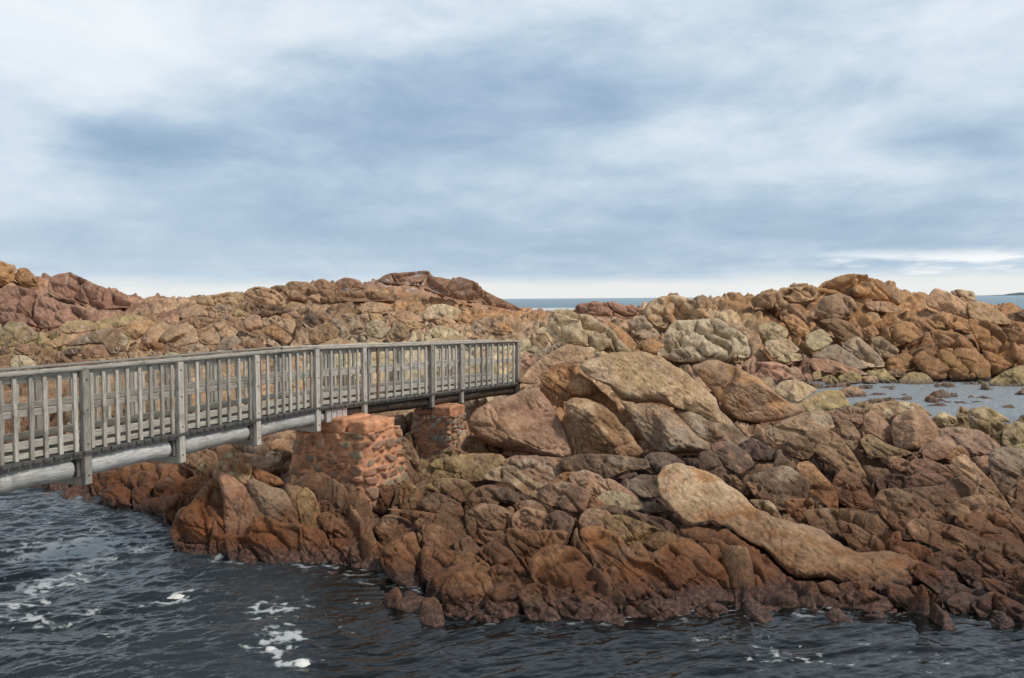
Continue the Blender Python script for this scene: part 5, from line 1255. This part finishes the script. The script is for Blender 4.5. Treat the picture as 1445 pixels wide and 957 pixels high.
# ------------------------------------------------------------------ sky and light
SUN_EL, SUN_AZ = math.radians(52), math.radians(112)      # azimuth clockwise from +y: behind the camera, to the right
def build_world():
    w = bpy.data.worlds.new('World'); bpy.context.scene.world = w; w.use_nodes = True; nt = w.node_tree; N = NT(nt)
    bg = nt.nodes['Background']
    sky = N('ShaderNodeTexSky', sky_type='NISHITA'); sky.sun_disc = False; sky.sun_elevation = SUN_EL; sky.sun_rotation = SUN_AZ; sky.air_density = 1.2; sky.dust_density = 1.5
    g = N('ShaderNodeTexCoord').outputs['Generated']; s = N('ShaderNodeSeparateXYZ', {0: g})
    az = N.math('ARCTAN2', s.outputs[0], s.outputs[1]); el = N.math('ARCSINE', s.outputs[2])
    elp = N.math('MAXIMUM', el, 0.0)
    den = N.math('ADD', N.math('MAXIMUM', s.outputs[2], 0.0), .10)
    cx = N.math('DIVIDE', s.outputs[0], den); cy = N.math('DIVIDE', s.outputs[1], den)
    cp_ = N('ShaderNodeCombineXYZ', {0: cx, 1: cy, 2: 0.0}).outputs[0]
    soft = N.noise(N.mapping(cp_, (.55, .38, 1), (0, 0, .25)), 1.0, 4, .5, .5)
    rag = N.noise(N.mapping(cp_, (.9, .75, 1), (0, 0, .3)), 1.5, 7, .56, .4)
    wx_ = N.math('ADD', az, N.math('MULTIPLY', N.math('SUBTRACT', rag, .5), .22)); wy_ = N.math('ADD', el, N.math('MULTIPLY', N.math('SUBTRACT', N.noise(N.mapping(cp_, (.9, .75, 1), (0, 0, 2)), 1.6, 6, .55), .5), .09))
    val = N.math('ADD', .525, N.math('MULTIPLY', N.math('SUBTRACT', soft, .5), .22))
    val = N.math('ADD', val, N.math('MULTIPLY', N.math('SUBTRACT', rag, .5), .16))
    fl = N('ShaderNodeCombineXYZ', {0: az, 1: N.math('MULTIPLY', el, 2.4), 2: 0.0}).outputs[0]
    puff = N.noise(N.mapping(fl, (1, 1, 1), (0, 0, -.12)), 5.5, 9, .60, .35); puff2 = N.noise(fl, 15, 6, .6, .2)
    val = N.math('ADD', val, N.math('MULTIPLY', N.math('SUBTRACT', puff, .5), N.ramp(el, .03, .16, .45, .85))); val = N.math('ADD', val, N.math('MULTIPLY', N.math('SUBTRACT', puff2, .5), .22))
    # cloud masses where they stand in the sky (azimuth, elevation, half widths, lightness)
    for px, py, rx, ry, a in ((520, 190, 330, 55, -.28), (190, 220, 120, 34, -.34), (620, 120, 260, 60, -.14), (930, 130, 230, 50, -.16), (1330, 215, 100, 26, -.16), (110, 90, 190, 95, .34), (330, 40, 330, 50, .22), (0, 230, 90, 90, .16), (1320, 80, 200, 60, .28), (1120, 190, 220, 30, .12), (860, 215, 220, 26, .12), (760, 20, 200, 36, .18), (1000, 262, 340, 24, .10),
                              (450, 320, 420, 48, -.13), (900, 340, 420, 40, -.13), (1250, 330, 240, 34, -.10), (60, 20, 90, 26, -.25)):
        A = math.atan((px - 722.5) / F_PX); E = math.atan((421.7 - py) / F_PX)
        dx = N.math('DIVIDE', N.math('SUBTRACT', wx_, A), rx / F_PX); dy = N.math('DIVIDE', N.math('SUBTRACT', wy_, E), ry / F_PX)
        r2 = N.math('ADD', N.math('MULTIPLY', dx, dx), N.math('MULTIPLY', dy, dy))
        e = N.math('POWER', 2.718, N.math('MULTIPLY', r2, -1.0))
        val = N.math('ADD', val, N.math('MULTIPLY', e, a))
    cr = nt.nodes.new('ShaderNodeValToRGB'); nt.links.new(val, cr.inputs[0])
    cr.color_ramp.interpolation = 'B_SPLINE'
    els = cr.color_ramp.elements; els[0].position = 0.0; els[0].color = (.24, .36, .51, 1); els[1].position = 1.0; els[1].color = (.83, .87, .91, 1)
    for ps, c in ((.20, (.31, .432, .575)), (.38, (.395, .518, .655)), (.55, (.52, .632, .74)), (.76, (.70, .78, .845))):
        e = els.new(ps); e.color = (*c, 1)
    # clear strip low over the sea
    stx = N.noise(N.mapping(N('ShaderNodeCombineXYZ', {0: az, 1: N.math('MULTIPLY', el, 16.0), 2: 0.0}).outputs[0], (2.2, 1, 1)), 2.2, 6, .6)
    band = N.math('MULTIPLY', N.ramp(N.math('ADD', el, N.math('MULTIPLY', N.math('SUBTRACT', stx, .5), .030)), .031, .010), .85)
    col = N.mix(band, cr.outputs[0], (.84, .85, .82))
    st2 = N.math('MULTIPLY', N.ramp(az, .18, .42), N.math('MULTIPLY', N.ramp(el, .052, .036), N.ramp(stx, .47, .60)))
    col = N.mix(N.math('MULTIPLY', st2, .9), col, (.92, .94, .95))
    cloud = N('ShaderNodeVectorMath', {0: col, 1: (6.25, 6.25, 6.25)}, operation='MULTIPLY').outputs[0]
    cloud = N.mix(N.ramp(el, .40, .80, 0, .45), cloud, (0.0, 0.0, 0.0))
    mixed = N.mix(.96, sky.outputs[0], cloud)
    nt.links.new(mixed, bg.inputs[0]); bg.inputs[1].default_value = .1
    L = bpy.data.lights.new('sun', 'SUN'); L.energy = 1.5; L.angle = math.radians(11); L.color = (1, .95, .87)
    o = bpy.data.objects.new('sun', L); C.objects.link(o)
    o.rotation_euler = (math.pi / 2 - SUN_EL, 0, math.pi - SUN_AZ)
    from mathutils import Vector
    dv = Vector((math.sin(SUN_AZ) * math.cos(SUN_EL), math.cos(SUN_AZ) * math.cos(SUN_EL), math.sin(SUN_EL)))
    o.rotation_euler = dv.to_track_quat('Z', 'Y').to_euler()

def build_camera():
    from mathutils import Matrix
    cam = bpy.data.cameras.new('camera'); cam.sensor_width = 36; cam.lens = F_PX / 1445 * 36; cam.clip_end = 100000; cam.clip_start = .1
    o = bpy.data.objects.new('camera', cam); C.objects.link(o)
    M = Matrix(((right[0], upv[0], -fwd[0], CAM[0]), (right[1], upv[1], -fwd[1], CAM[1]), (right[2], upv[2], -fwd[2], CAM[2]), (0, 0, 0, 1)))
    o.matrix_world = M; bpy.context.scene.camera = o

sc = bpy.context.scene
sc.render.engine = 'CYCLES'; sc.cycles.use_denoising = True; sc.cycles.max_bounces = 6; sc.cycles.diffuse_bounces = 3; sc.cycles.glossy_bounces = 3; sc.cycles.transparent_max_bounces = 6
sc.view_settings.view_transform = 'Standard'; sc.view_settings.look = 'None'; sc.view_settings.gamma = 1; sc.view_settings.exposure = .78
build_camera(); build_world()
build_rocks(); build_terrain(); build_water(); build_foam_clumps(); build_far_headland()
